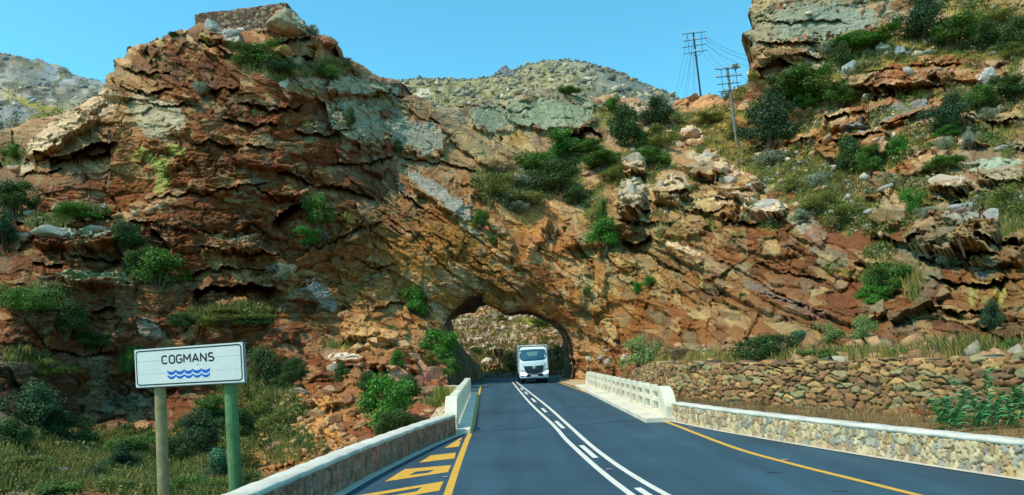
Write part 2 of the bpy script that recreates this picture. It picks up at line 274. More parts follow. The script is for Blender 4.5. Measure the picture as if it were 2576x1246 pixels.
PATCH = [ # u, v, ru, rv, rotation, colour, strength
 (410,300,62,48,0,G,1),(355,268,36,46,0,G,.8),(565,72,32,20,20,GB,1),(590,98,28,14,10,GB,1),(735,48,52,16,10,(190,190,172),.9),(745,72,40,14,0,G,.8),(870,215,60,24,0,G,.9),(940,225,75,24,-5,G,1),
 (900,310,75,58,20,G,.9),(985,330,40,35,0,G,.7),(1045,345,75,42,10,(150,152,142),1),(1095,478,85,20,33,GB,.95),(1150,522,42,20,38,GB,.9),(1190,585,45,10,42,(150,152,132),.8),(1240,300,60,38,10,(135,146,130),.9),
 (1390,290,140,42,3,(134,148,130),1),(1200,380,100,22,35,(172,152,112),.8),(150,585,62,20,10,(150,168,152),1),(245,590,42,16,0,(150,165,152),.9),(235,694,110,12,3,(136,152,122),.9),(310,722,30,12,0,G,.8),(170,710,60,9,0,(150,150,120),.7),
 (375,828,42,24,20,(142,142,134),.7),(805,742,52,28,40,(124,136,146),.8),(2010,60,130,48,-5,(142,148,136),1),(1915,85,40,48,0,(146,140,118),.9),(2120,45,90,38,0,(142,150,142),1),(2060,150,40,34,0,G,.8),
 (2260,280,90,20,-20,(124,132,138),.95),(2155,325,38,15,-10,(122,134,146),.9),(2500,418,75,18,-5,(164,180,168),.9),(2540,455,50,30,0,G,.9),(2040,580,50,24,30,(152,152,144),.9),(2050,630,20,12,20,GB,.5),
 (1905,725,55,12,30,(120,112,110),.8),(2000,765,55,12,15,(134,116,112),.8),(2040,790,60,14,10,(134,112,104),.6),(2420,640,30,9,0,PW,.6),(2470,690,20,14,0,(90,100,112),.8),
 (385,405,48,14,42,YL,1),(410,440,18,50,8,YL,.95),(442,380,24,20,0,YL,1),(402,478,20,14,0,YL,.9),(350,395,14,30,20,YL,.6),(512,98,9,14,-20,YL,.9),(405,108,12,9,0,YL,.8),(640,280,10,8,0,YL,.8),(775,312,18,10,0,YL,.5),
 (2450,742,11,36,5,YL,.8),(2512,738,15,38,0,YL,.75),(1763,705,4,26,-10,YL,.9),(2480,760,8,20,0,YL,.6),(120,740,8,30,0,YL,.4),(1300,352,20,28,40,(150,120,40),.6),(115,850,8,26,0,YL,.4),
 (785,1065,75,70,-30,SO,1),(700,1150,70,36,-20,(170,126,80),.9),(900,1010,70,60,0,(170,124,76),.6),(510,420,22,50,0,(104,72,48),.6),(430,170,40,45,20,(104,72,58),.7),(1040,540,45,40,35,(120,84,46),.6),(1150,620,90,45,38,(132,94,44),.6),(2100,600,90,40,10,(128,80,52),.6),(590,400,30,50,10,(120,76,48),.4),
 (150,335,95,34,-35,PW,.75),(250,255,50,44,0,PW,.6),(95,378,30,16,-20,PW,.8),(60,420,22,14,0,(190,180,160),.8),(1742,335,26,22,0,(222,204,178),1),(1780,398,58,26,15,(206,190,168),.9),(1850,430,42,24,10,PW,.8),
 (1925,528,62,24,10,(208,196,178),.95),(1600,490,34,56,0,(186,176,162),.8),(1598,410,32,22,-20,(200,184,164),.9),(1700,470,30,26,20,PW,.7),(1830,500,60,20,0,PW,.6),(2388,458,52,22,0,(210,202,192),.95),(2420,540,60,30,0,(160,164,160),.7),
 (2482,195,28,20,0,(184,196,208),.9),(2510,225,24,16,0,(200,200,200),.7),(1715,622,52,12,22,(206,186,162),.9),(950,850,90,20,5,(206,166,116),.7),(872,900,42,14,5,(222,214,204),.95),(1003,943,36,18,0,(196,158,124),.8),
 (2140,175,26,18,0,(170,180,178),.9),(2230,130,60,16,0,(150,160,160),.8),(2370,100,50,14,0,(170,176,172),.5),(2380,180,70,10,-5,(180,150,130),.6),(2350,410,60,20,-10,(196,164,128),.7),(2270,500,60,22,10,(190,160,128),.6),
 (2120,505,40,16,20,(150,150,152),.6),(1560,245,60,14,0,(190,150,120),.6),(1600,280,40,22,0,(200,180,160),.8),(1760,255,70,14,0,(196,150,112),.8),(860,250,20,12,0,G,.6),(715,205,14,22,0,(190,195,200),.9),(770,205,28,18,0,G,.9),
 (800,215,20,16,0,G,.9),(680,195,24,8,5,GB,.8),(740,95,50,14,0,(150,150,132),.6),(1480,870,40,30,0,(160,120,80),.6),(1330,560,60,30,20,(190,146,88),.6),(1000,640,60,40,30,(170,120,60),.5),(900,820,60,20,-10,(200,154,96),.6),
 (250,945,25,60,0,(150,150,138),.5),(330,1010,50,20,10,(150,150,138),.5),(270,1010,20,30,10,(150,156,146),.5),(430,940,30,16,0,(150,150,136),.4),(60,935,50,16,0,(130,120,110),.5),(2440,545,40,16,0,(150,160,160),.7)]
GRASS = [ # u, v, ru, rv, rot, colour, strength
 (120,560,60,16,-5,YG,.9),(205,532,70,14,0,OLV,.8),(560,795,115,22,-5,OLV,.9),(620,780,60,14,0,(160,136,84),.7),(40,385,40,16,0,GRN,.8),(30,410,30,10,0,OLV,.7),(110,740,60,20,0,OLV,.7),(60,900,60,18,0,OLV,.5),
 (200,1180,320,70,-3,OLV,1),(420,1210,220,60,0,GRN,.9),(90,1120,120,40,0,GRN,.8),(550,1090,120,50,-10,OLV,.9),(690,1050,80,55,-20,(130,118,58),.9),(650,990,50,60,-20,OLV,.7),(720,1120,90,40,0,(140,120,60),.7),(300,1110,140,30,0,GRN,.8),
 (870,870,60,10,0,YG,.5),(950,830,60,8,0,OLV,.4),
 (1870,400,90,34,10,OLV,.9),(1800,300,60,36,0,YG,.8),(1780,350,70,24,10,OLV,.8),(1960,430,80,40,20,OLV,.9),(2060,460,110,40,10,(122,112,56),.9),(2250,110,110,18,0,YG,.9),(2190,160,70,22,0,YG,.9),(2330,130,120,14,0,YG,.8),
 (2480,140,80,14,0,OLV,.8),(2500,60,80,34,0,OLV,.8),(2430,20,80,22,0,YG,.8),(2110,130,60,26,0,GRN,.9),(2100,400,80,60,10,OLV,.8),(2230,400,60,26,-10,OLV,.9),(2300,340,90,16,-15,YG,.6),(1620,400,60,60,0,GRN,.9),(1560,430,60,40,0,GRN,.8),
 (1300,480,110,44,5,(104,96,58),1),(1380,440,90,40,0,GRN,.9),(1240,460,60,34,0,(104,92,58),.9),(1480,390,60,30,0,GRN,.8),(1520,300,40,30,0,OLV,.7),(1500,520,30,60,0,GRN,.7),(2150,540,120,44,10,OLV,.9),(2060,520,60,24,0,YG,.7),
 (2300,470,80,26,0,OLV,.8),(2540,540,60,50,0,OLV,.7),(2420,240,80,20,-10,YG,.6),(2480,270,60,30,0,OLV,.8),(2540,330,50,14,0,YG,.6),(2210,640,40,26,10,OLV,.6),(2150,690,80,10,10,YG,.5),(2300,720,26,50,0,OLV,.7),(2010,300,60,30,0,(120,84,60),.6),
 (2150,200,40,60,0,GRN,.6),(2560,130,40,40,0,OLV,.8),(660,160,60,26,0,OLV,.7),(700,190,40,16,0,(80,74,50),.8),(800,180,60,16,0,OLV,.7),(860,165,50,9,10,OLV,.6),(1650,900,60,26,0,YG,.8),(1560,915,60,16,0,(160,120,80),.6),(2100,905,260,12,0,YG,.8),(2450,890,160,16,0,(150,130,84),.9),
 (1900,915,130,10,0,(170,130,84),.8),(1700,310,40,30,0,OLV,.7),(1660,345,50,30,0,GRN,.8),(600,1010,60,80,10,GRN,.5),(1120,850,40,14,0,OLV,.6),(880,560,30,20,30,OLV,.4),(1950,640,40,14,10,YG,.3)]

OUT = [ # rock standing out of the slope: u, v, ru, rv, rotation, height (m)
 (1600,420,34,30,-15,2.8),(1592,500,38,70,0,2.6),(1565,560,40,40,0,1.0),(1690,480,46,40,20,2.3),(1780,420,74,34,15,2.1),(1745,345,30,24,0,1.0),(1860,470,60,40,20,2.0),(1925,530,66,24,10,1.6),(1800,520,70,34,10,1.2),(1730,560,60,40,0,.9),
 (2240,205,130,26,-6,1.8),(2130,300,60,34,-10,1.2),(2300,290,110,16,-18,1.0),(2150,370,110,40,-5,1.8),(2440,190,90,20,0,1.0),(2500,300,70,16,0,1.0),(2330,410,70,30,-20,1.3),(2390,470,56,24,0,1.6),(2400,590,120,56,0,1.7),(2520,430,80,40,0,1.0),(2500,640,90,30,0,1.0),
 (2230,540,50,40,10,1.0),(950,850,90,24,5,1.4),(880,905,44,16,5,1.2),(1000,900,80,40,10,1.3),(1080,960,40,40,0,.8),(150,600,70,30,0,1.6),(245,600,50,30,0,1.3),(235,700,110,24,3,1.3),(560,610,130,34,0,.8),(150,345,110,30,-32,1.5),
 (730,55,50,24,10,1.5),(560,90,60,24,15,1.3),(820,105,30,16,0,1.0),(900,220,90,28,0,1.2),(930,320,100,60,15,.9),(1050,350,80,44,10,1.0),(1240,300,60,40,10,.8),(1390,290,130,42,5,1.6),(1200,380,100,26,35,.8),(1100,490,100,26,35,.7),
 (1870,745,110,16,28,.9),(1990,770,90,18,18,.8),(2100,790,70,18,15,.7),(1720,640,60,18,25,1.0),(1560,640,60,30,50,.7),(820,740,60,34,40,.8),(870,660,50,30,20,.7),(1050,900,60,20,10,.6),(2040,590,60,30,25,.7),(1930,620,90,30,10,.8),(1960,100,90,60,0,.8),(620,450,200,50,3,.9),(520,560,130,30,0,.6)]
def apply_patches(U, V, col, lst, seed, gmask=None, scale=14.0, slab=None):
    for k, (pu, pv, ru, rv, rot, c, st) in enumerate(lst):
        m = (abs(U-pu) < 1.7*max(ru, rv)+4) & (abs(V-pv) < 1.7*max(ru, rv)+4)
        if not m.any(): continue
        x = U[m]-pu; y = V[m]-pv; cr, sr = math.cos(R(rot)), math.sin(R(rot))
        p = x*cr+y*sr; q = -x*sr+y*cr
        r = np.hypot(p/ru, q/rv)
        r = r+0.60*fbm(U[m]/scale, V[m]/scale, seed+k, 4, 0.6)+0.18*fbm(U[m]/4.0, V[m]/4.0, seed+k+50, 2)
        wgt = st*(1-sstep(0.82, 1.0, r))
        c = tuple(c[i]*f_ for i, f_ in enumerate((1.02, 0.965, 0.87))); cc = lin(c)[None]*(1+0.16*fbm(U[m]/6.0, V[m]/6.0, seed+3*k, 3))[:, None]
        col[m] = col[m]*(1-wgt[:, None])+cc*wgt[:, None]
        if slab is not None and ru > 34 and rv > 18 and max(c)-min(c) < 45: slab[m] = np.maximum(slab[m], wgt)
        if gmask is not None: gmask[m] = np.maximum(gmask[m], wgt)

def finish_sheet(name, U, V, P, keep, col, m, back=(1.0, 9.0, -1.0), thick=True, kind='structure', label=None, nofold=None):
    """grid of points with a mask -> one mesh; open borders get a rim folded backwards so that the rock has real thickness"""
    H_, W_ = U.shape
    q = keep[:-1, :-1] & keep[1:, :-1] & keep[:-1, 1:] & keep[1:, 1:]
    used = np.zeros_like(keep); used[:-1, :-1] |= q; used[1:, :-1] |= q; used[:-1, 1:] |= q; used[1:, 1:] |= q
    idx = -np.ones(U.shape, np.int64); idx[used] = np.arange(used.sum())
    Fq = np.stack([idx[1:, :-1][q], idx[1:, 1:][q], idx[:-1, 1:][q], idx[:-1, :-1][q]], 1)
    Vv = P[used]; cc = col[used]
    if thick:
        e = np.concatenate([Fq[:, [0, 1]], Fq[:, [1, 2]], Fq[:, [2, 3]], Fq[:, [3, 0]]])
        key = np.sort(e, 1); kk = key[:, 0]*10_000_000+key[:, 1]
        un, inv, cnt = np.unique(kk, return_inverse=True, return_counts=True)
        be = e[cnt[inv] == 1]
        if nofold is not None: be = be[~nofold[used][be].any(1)]
        bv = np.unique(be); n0 = len(Vv); mp = {}
        layers = [Vv]; cl = [cc]; prev = {int(i): int(i) for i in bv}; allf = [Fq]
        base = n0
        for (dy, dz) in ((1.2, -0.15), (4.0, -1.0), (11.0, -5.0)):
            src = Vv[bv].copy(); src[:, 0] += np.maximum(src[:, 0]/src[:, 1], 0)*dy*1.5; src[:, 1] += dy; src[:, 2] += dz
            src[:, 0] += 0.5*vn(src[:, 2], src[:, 1], 5); src[:, 2] += 0.4*vn(src[:, 0]*1.5, src[:, 1], 6)
            cur = {int(i): base+j for j, i in enumerate(bv)}
            allf.append(np.array([[prev[int(a)], cur[int(a)], cur[int(b)], prev[int(b)]] for a, b in be]))
            layers.append(src); cl.append(cc[bv]); base += len(bv); prev = cur
        Vv = np.concatenate(layers); cc = np.concatenate(cl); Fq = np.concatenate(allf)
    me = npmesh(name, Vv, Fq, np.clip(cc, 0.004, 0.9))
    o = link(name, me, m); tag(o, kind=kind, label=label)
    return o

ST = 1.75
def build_main():
    st = ST
    us = np.arange(-330, 2930+st, st); vs = np.arange(-70, 1334+st, st)
    U, V = np.meshgrid(us.astype(np.float32), vs.astype(np.float32))
    # smooth base distance on a coarse grid
    uc = np.arange(-346, 2990, 16.0); vc = np.arange(-70, 1350, 16.0); Uc, Vc = np.meshgrid(uc, vc)
    Dc = np.exp(tps([(a, b) for a, b, c in SHEET_CTRL], [math.log(c) for a, b, c in SHEET_CTRL], Uc, Vc))
    fu = (U-uc[0])/16; fv = (V-vc[0])/16; iu = np.clip(fu.astype(int), 0, len(uc)-2); iv = np.clip(fv.astype(int), 0, len(vc)-2); fu = fu-iu; fv = fv-iv
    D0 = (Dc[iv, iu]*(1-fu)+Dc[iv, iu+1]*fu)*(1-fv)+(Dc[iv+1, iu]*(1-fu)+Dc[iv+1, iu+1]*fu)*fv
    del fu, fv, iu, iv
    A = ((U-1288)*CR-(V-623)*SR)/F; B = (BH-((U-1288)*SR+(V-623)*CR))/F
    # block size follows the distance in bands (blocks are as large in metres near and far); the band seams read as joints
    lb = np.log(D0)/math.log(1.32)+0.35*fbm(U/60, V/60, 2, 3); band = np.round(lb).astype(np.int8); Db = 1.32**band.astype(np.float32)
    X = (A*Db+band*37.0).astype(np.float32); Z = (B*Db+band*19.0).astype(np.float32)
    # regional bedding direction (degrees, + = rising to the right) with sharp seams
    seam = 40*fbm(U/70, V/70, 3, 3)
    reg = np.zeros(U.shape, np.int8)                                   # 0 left massif: gently falling right
    reg[((V+seam) < 250) & (U+seam < 900)] = 1                         # 1 upper left: steeply falling right
    diag = (U+seam > 930+0.35*(V-600)) & (U < 1560+seam*0.7)
    reg[diag & (V > 210)] = 2                                          # 2 centre: falling right 35
    reg[(U+seam > 1540) & (V > 520-0.1*(U-1560))] = 3                       # 3 right lower: falling right 28
    reg[(U+seam > 1540) & (V <= 520-0.1*(U-1560))] = 4                      # 4 right upper: rising right
    reg[(U+seam > 2240) & (V > 560)] = 5
    reg[(V > 1080) & (U < 1200)] = 0
    angs = {0: -4, 1: -28, 2: -36, 3: -27, 4: 12, 5: -5}
    disp = np.zeros(U.shape, np.float32); edge = np.ones_like(disp); c1 = np.zeros_like(disp); c2 = np.zeros_like(disp); c3 = np.zeros_like(disp)
    wx = 0.6*fbm(X/2.5, Z/2.5, 11, 3)+0.10*fbm(X*2.2, Z*2.2, 13, 3); wz = 0.4*fbm(X/2.5, Z/2.5, 12, 3)+0.07*fbm(X*2.2, Z*2.2, 14, 3)
    for r_, an in angs.items():
        m = reg == r_
        ca, sa = math.cos(R(an)), math.sin(R(an)); x = X[m]+wx[m]; z = Z[m]+wz[m]
        p = x*ca+z*sa; q = -x*sa+z*ca
        gb = 0.35 if r_ in (0, 1) else 0.1
        h1, e1, a1, b1 = facets(p, q, 100+r_, 6.5, 3.0, 1.0, 0.45, gb)
        h2, e2, a2, b2 = facets(p+h1*0.7, q, 200+r_, 2.3, 0.95, 0.85, 0.6, gb)
        h3, e3, a3, b3 = facets(p, q+h2*0.2, 300+r_, 0.85, 0.34, 0.75, 0.6, gb)
        h4, e4, a4, b4 = facets(p, q, 400+r_, 0.34, 0.15, 0.7, 0.6, 0.0)
        rough = 0.45+0.75*sstep(-0.25, 0.35, fbm(x/5+3, z/3.2, 21+r_, 3))   ; rough = rough+0.22*(r_ in (3, 5))
        d = 0.92*h1+rough*(0.52*h2+0.24*h3)+0.085*h4*(0.5+rough)
        ly = q/(0.42+0.30*a1)+0.9*a2+0.8*fbm(p/1.8, q/1.2, 23+r_, 3); ly = 1-(ly-np.floor(ly)); lam = sstep(-0.15, 0.25, fbm(p/3.5, q/2.5, 27+r_, 3))
        d += 0.10*rough*lam*(ly-0.5)
        ly2 = q/(1.5+0.8*a1)+0.7*a1+0.7*fbm(p/4, q/3, 29+r_, 3); ly2 = 1-(ly2-np.floor(ly2)); d += 0.27*(0.3+0.7*rough)*(ly2**1.5-0.4)
        d -= 0.16*rough*(1-sstep(0.0, 0.09, e2))*(a1 > 0.45) + 0.13*(1-sstep(0, 0.03, e1))*(b1 > 0.4) + 0.05*rough*(1-sstep(0.0, 0.12, e3))
        disp[m] = d; edge[m] = np.minimum(e1*3, e2); c1[m] = a1; c2[m] = a2; c3[m] = a3
    disp += 0.55*fbm(X/3.0+9, Z/3.0, 31, 4)+0.05*fbm(X*2.5, Z*2.5, 33, 3)
    outm = np.zeros(U.shape, np.float32)
    for k, (pu, pv, ru, rv, rot, amp) in enumerate(OUT):
        m = (abs(U-pu) < 1.5*max(ru, rv)) & (abs(V-pv) < 1.5*max(ru, rv)); x = U[m]-pu; y = V[m]-pv; cr, sr = math.cos(R(rot)), math.sin(R(rot))
        p = x*cr+y*sr; q = -x*sr+y*cr; r = np.maximum(np.abs(p/ru), np.abs(q/rv))*0.6+np.hypot(p/ru, q/rv)*0.4
        cell = facets(U[m]+6*fbm(U[m]/9, V[m]/9, 301, 2), V[m], 1300+k, 26, 13, .5, .5)[0]
        r = r+0.30*fbm(U[m]/22, V[m]/22, 1200+k, 4, 0.6)+0.22*cell
        pl = (1-sstep(0.80, 0.93, r)); tilt_ = 0.35*(-q/rv)               # tops lean back, feet undercut
        disp[m] += amp*pl*(0.8-tilt_*0.8)+0.32*amp*pl*cell; outm[m] = np.maximum(outm[m], pl)
    body = disp.copy()
    # undercut ledges
    for k, (pl, amp, L) in enumerate(LEDGES):
        pu = np.array([p[0] for p in pl], float); pv = np.array([p[1] for p in pl], float)
        c0, c1i = np.searchsorted(us, pu[0]-4), np.searchsorted(us, pu[-1]+4)
        uu = us[c0:c1i]
        line = np.interp(uu, pu, pv)+5*vn(uu/17.0, uu*0+k, 41)+2.5*vn(uu/6.0, uu*0+k, 42)+1.2*vn(uu/2.7, uu*0, 43)
        tt = np.clip((uu-pu[0])/(pu[-1]-pu[0]), 0, 1); fade = np.clip(np.minimum(tt, 1-tt)*7, 0, 1)**0.6
        fade = fade*(0.75+0.25*vn(uu/20.0, uu*0+3*k, 44))
        t = V[:, c0:c1i]-line[None]
        below = np.where(t > 0, np.exp(-(np.maximum(t, 0)/L)**1.4), 0)
        above = np.where(t <= 0, np.exp(-(np.maximum(-t, 0)/(L*0.9)))*0.3, 0)
        disp[:, c0:c1i] += (above-below*1.25)*amp*fade[None]
    # vegetation-covered soil is smoother
    col = np.stack([tps([c[0] for c in COLS], [float(lin(c[1])[i]) for c in COLS], Uc, Vc) for i in range(3)], -1)
    fu = (U-uc[0])/16; fv = (V-vc[0])/16; iu = np.clip(fu.astype(int), 0, len(uc)-2); iv = np.clip(fv.astype(int), 0, len(vc)-2); fu = (fu-iu)[..., None]; fv = (fv-iv)[..., None]
    col = (col[iv, iu]*(1-fu)+col[iv, iu+1]*fu)*(1-fv)+(col[iv+1, iu]*(1-fu)+col[iv+1, iu+1]*fu)*fv
    col = np.clip(col, 0.02, 0.6).astype(np.float32); del fu, fv, iu, iv
    # every block has its own tone; some blocks grey or pale, some rust
    g = lin((150, 152, 140)); ru_ = lin((150, 70, 32)); pl_ = lin((206, 170, 130)); dk = lin((96, 62, 44))
    def mixto(w_, c): col[:] = col*(1-w_[..., None])+c*w_[..., None]
    lowfreq = fbm(X/6, Z/4, 51, 3)
    mixto(0.55*(c2 > 0.80)*(c3 > 0.25), pl_); mixto(0.5*(c2 < 0.13), dk); mixto(0.25*((c2 > 0.45) & (c2 < 0.60)), ru_); mixto(0.5*((c1 > 0.62) & (c2 > 0.5) & (lowfreq > -0.1)), g)
    mixto(0.4*(c3 > 0.86), pl_); mixto(0.35*(c3 < 0.10), dk)
    mixto(0.25*sstep(0.05, 0.45, fbm(X/1.1, Z/2.4, 53, 4)), ru_)
    mixto(0.30*sstep(0.1, 0.4, fbm(X/0.8, Z/0.8, 57, 4)), g)
    mixto(0.30*sstep(0.2, 0.5, fbm(X*1.4, Z*0.25, 59, 3)), dk)
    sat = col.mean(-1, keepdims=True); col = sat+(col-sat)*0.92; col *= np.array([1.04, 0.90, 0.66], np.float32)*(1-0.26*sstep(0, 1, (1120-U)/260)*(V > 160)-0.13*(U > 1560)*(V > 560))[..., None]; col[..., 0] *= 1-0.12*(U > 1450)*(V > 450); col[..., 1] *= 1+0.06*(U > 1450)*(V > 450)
    slab = np.zeros(U.shape, np.float32); apply_patches(U, V, col, PATCH, 500, slab=slab)
    body *= 1-0.5*slab; disp = disp*(1-0.5*slab)+0.25*slab
    gm = np.zeros(U.shape, np.float32); rockcol = col.copy()
    apply_patches(U, V, col, GRASS, 700, gm)
    # scattered scrub soil between rocks on the right hillside
    hs = (U > 1650) & (V < 600) & (V > 100)
    sp = sstep(0.12, 0.3, fbm(U/38, V/22, 61, 4))*hs*0.85
    sp = sp*(1-0.8*(disp > 0.7)); oc = lin(OLV)*1.0; mixto(sp, oc); gm = np.maximum(gm, sp); col = col*(1-0.75*outm[..., None]*(gm > 0.05)[..., None])+rockcol*(0.75*outm*(gm > 0.05))[..., None]
    gm = gm*(1-0.75*outm)
    disp = disp*(1-0.65*gm)+0.12*gm*fbm(X*1.5, Z*1.5, 63, 3)
    col *= (1.0+0.20*fbm(X*1.7, Z*1.7, 65, 4)+0.10*fbm(X*6, Z*6, 66, 2))[..., None]
    sat = col.mean(-1, keepdims=True); col = sat+(col-sat)*1.0
    # silhouette and arch opening
    jit = 1.6*fbm(U/5, V/5, 71, 3)*2
    poly = TOP+[(2950, -70), (2950, 1400), (-360, 1400)]
    jc = facets(U, V, 75, 22, 10, .3, .9)[0]*3.2+facets(U, V, 76, 9, 5, .3, .9)[0]*1.6
    keep = inpoly(U+jit+jc, V+jit*0.8+jc*0.8, poly)
    hole = inpoly(U+jit*1.1+jc*0.7, V+jit*0.9+jc*0.7, FRONT_ARCH); keep &= ~hole
    dt = segdist(U, V, TOP); rim = np.clip(1-dt/16.0, 0, 1)
    kk = 2.6*(1-np.sqrt(np.clip(1-rim**2, 0, 1)))*keep
    Dd = D0-disp+kk
    da = segdist(U, V, FRONT_ARCH[1:-1]); ra = np.clip(1-da/14.0, 0, 1); Dd = Dd+1.3*(1-np.sqrt(np.clip(1-ra**2, 0, 1)))
    P = np.stack([A*Dd, Dd, HC+B*Dd], -1)
    # real blocks lean out sideways and upwards too
    P[..., 2] += (0.20*body*(1-gm)*(dt > 10)*(da > 16)).astype(P.dtype); P[..., 0] -= 0.12*body*(dt > 10)*(da > 16)
    zc = HC+B*D0
    keep &= ~((U > 1150) & (zc < -0.8)); keep &= ~((U > 1190) & (U < 1400) & (V > 1000))
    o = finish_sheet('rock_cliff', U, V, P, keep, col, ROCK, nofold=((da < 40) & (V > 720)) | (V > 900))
    return us, vs, P, keep, gm, disp
US, VS, MP, MK, GM, MD = build_main()
def surf(u, v, back=0.0):
    i = int(round((u-US[0])/ST)); j = int(round((v-VS[0])/ST))
    i = min(max(i, 0), len(US)-1); j = min(max(j, 0), len(VS)-1)
    while j < len(VS)-1 and not MK[j, i]: j += 1
    p = Vector(MP[j, i].tolist()); return p

# tunnel through the rock
def tunnel():
    n = len(FRONT_ARCH); rings = 60; sub = 12
    fr = []; bk = []
    for i in range(n-1):
        for s in range(sub):
            t = s/sub
            fr.append(np.array(FRONT_ARCH[i])*(1-t)+np.array(FRONT_ARCH[i+1])*t); bk.append(np.array(BACK_ARCH[i])*(1-t)+np.array(BACK_ARCH[i+1])*t)
    fr.append(np.array(FRONT_ARCH[-1])); bk.append(np.array(BACK_ARCH[-1]))
    cx = np.array([1280, 880]); V = []; cols = []; m_ = len(fr)
    for r_ in range(rings+1):
        t = r_/rings
        for k in range(m_):
            f = fr[k]; d = (f-cx)/np.linalg.norm(f-cx); f2 = f+d*5
            dist0 = 53.6; dist = dist0+t*9.5
            # the wall runs on level, then narrows to the far mouth
            q = f2*(1-t)+bk[k]*t
            K1 = np.array([k*0.20]); K2 = np.array([r_*0.18]); h, e, a, b = facets(K1+K2*0.5, K2-K1*0.3, 82, 2.6, 1.1, 1, 1); h2, e2, a2, b2 = facets(K1, K2, 83, 0.9, 0.5, 1, 1)
            q = q+d*(2.6*float(h[0])+1.1*float(h2[0])+1.5*float(fbm(K1, K2, 84, 3)[0])+4*math.sin(math.pi*t)-1.5)*(0.35 if r_ in (0, rings) else 1)
            V.append(tuple(at(q[0], q[1], dist)))
            c = lin((146, 116, 84))*(0.8+0.4*float(a[0])); cols.append(c)
    Fc = [[r_*m_+k, r_*m_+k+1, (r_+1)*m_+k+1, (r_+1)*m_+k] for r_ in range(rings) for k in range(m_-1)]
    tag(link('tunnel_rock', npmesh('tunnel_rock', V, Fc, np.array(cols)), ROCK), kind='structure')
tunnel()

# ------------------------------------------------------------------ hills behind
def hill(name, u0, u1, v0, v1, st, ctrl, top, cols, seed, boulder, patches=(), fold=14.0, jitter=2.0, scale=1.0, strata=0.0, bright=1.0, bscale_=3.0, poly_extra=None):
    us = np.arange(u0, u1+st, st); vs = np.arange(v0, v1+st, st); U, V = np.meshgrid(us.astype(np.float32), vs.astype(np.float32))
    D = np.exp(tps([(a, b) for a, b, c in ctrl], [math.log(c) for a, b, c in ctrl], U, V)).astype(np.float32)
    A = ((U-1288)*CR-(V-623)*SR)/F; B = (BH-((U-1288)*SR+(V-623)*CR))/F
    X = A*D; Z = HC+B*D; Y = D
    sx = A*Y.mean()*0.9; sz = B*Y.mean()*0.9
    col = np.stack([tps([c[0] for c in cols], [float(lin(c[1])[i]) for c in cols], U, V) for i in range(3)], -1)
    disp = np.zeros_like(D)
    soil = lin((132, 118, 66)); pale = lin((180, 160, 128)); grey = lin((126, 120, 106))
    for k, (bs, dens, hh) in enumerate(boulder):
        f1, f2, ox, oy, ci, cj = worley(sx/bs, sz/bs*1.15, seed+k*10)
        r = hsh(ci, cj, seed+k*10+1); clump = fbm(sx/14, sz/10, seed+k, 3)
        on = (r < dens*(1+1.2*clump)); rad = (0.26+0.26*hsh(ci, cj, seed+k*10+2))*(1+0.5*fbm(sx/bs*2.4, sz/bs*2.4, seed+k+40, 2))
        g1 = hsh(ci, cj, seed+3)*2-1; g2 = hsh(ci, cj, seed+4)*2-1
        body = np.clip(1-(f1/rad)**2.2, 0, 1)*on*(1+0.4*(g1*ox+g2*oy)/rad)
        disp += hh*np.sqrt(np.clip(body, 0, 2))
        w_ = sstep(0.02, 0.2, body)[..., None]; t = hsh(ci, cj, seed+k*10+6)[..., None]
        bc = pale*(1-t)+grey*t; bc = bc*(0.8+0.35*hsh(ci, cj, seed+k*10+7)[..., None])
        col = col*(1-w_)+bc*w_
    disp += 0.35*scale*fbm(sx/4, sz/4, seed+70, 4)
    sp_ = (sstep(0.12, 0.22, fbm(sx/1.6, sz/1.1, seed+75, 3))*0.75)[..., None]; col = col*(1-sp_)+lin((84, 88, 52))*sp_; disp += 0.5*scale*sp_[..., 0]
    if strata:
        ca, sa = math.cos(R(-14)), math.sin(R(-14)); p = sx*ca+sz*sa; q = -sx*sa+sz*ca+0.8*fbm(sx/4, sz/4, seed+61, 3)
        h1, e1, a1, b1 = facets(p, q, seed+62, 9.0, 3.6, 1, .6, .2); h2, e2, a2, b2 = facets(p+h1, q, seed+63, 3.4, 1.3, 1, .7, .1); h3, e3, a3, b3 = facets(p, q, seed+64, 1.3, .6, .8, .7)
        disp += strata*(1.5*h1+0.8*h2+0.35*h3); rk = (sstep(-0.25, 0.1, fbm(sx/12, sz/5, seed+65, 4)+0.25*h1)*min(1, strata*1.2))[..., None]
        rc = grey*(0.75+0.5*a2[..., None])*(1-0.4*(b3[..., None] > .6))+pale*0.3*(a3[..., None] > .75); col = col*(1-rk)+rc*rk
    apply_patches(U, V, col, patches, seed+200, scale=8.0)
    col *= bright*(1.15+0.3*fbm(sx/1.2, sz/1.2, seed+80, 4))[..., None]
    jit = jitter*fbm(U/6, V/6, seed+90, 3)*1.5
    poly = top+[(u1+30, v1+60), (u0-30, v1+60)] if poly_extra is None else top+poly_extra
    keep = inpoly(U+jit, V+jit, poly)
    dt = segdist(U, V, top); rim = np.clip(1-dt/fold, 0, 1); D = D-disp+6*scale*(1-np.sqrt(np.clip(1-rim**2, 0, 1)))
    P = np.stack([A*D, D, HC+B*D], -1)
    finish_sheet(name, U, V, P, keep, col, HILLROCK)
    return us, vs, P, keep
TOPC = [(930,215),(1000,203),(1040,197),(1080,198),(1120,199),(1160,200),(1200,197),(1235,192),(1250,188),(1256,177),(1272,170),(1280,182),(1300,172),(1318,166),(1330,159),(1350,158),(1380,151),(1400,152),(1422,150),(1440,153),(1455,152),(1480,158),(1510,166),(1540,176),(1570,185),
 (1600,200),(1640,218),(1670,228),(1700,242),(1712,252),(1740,270)]
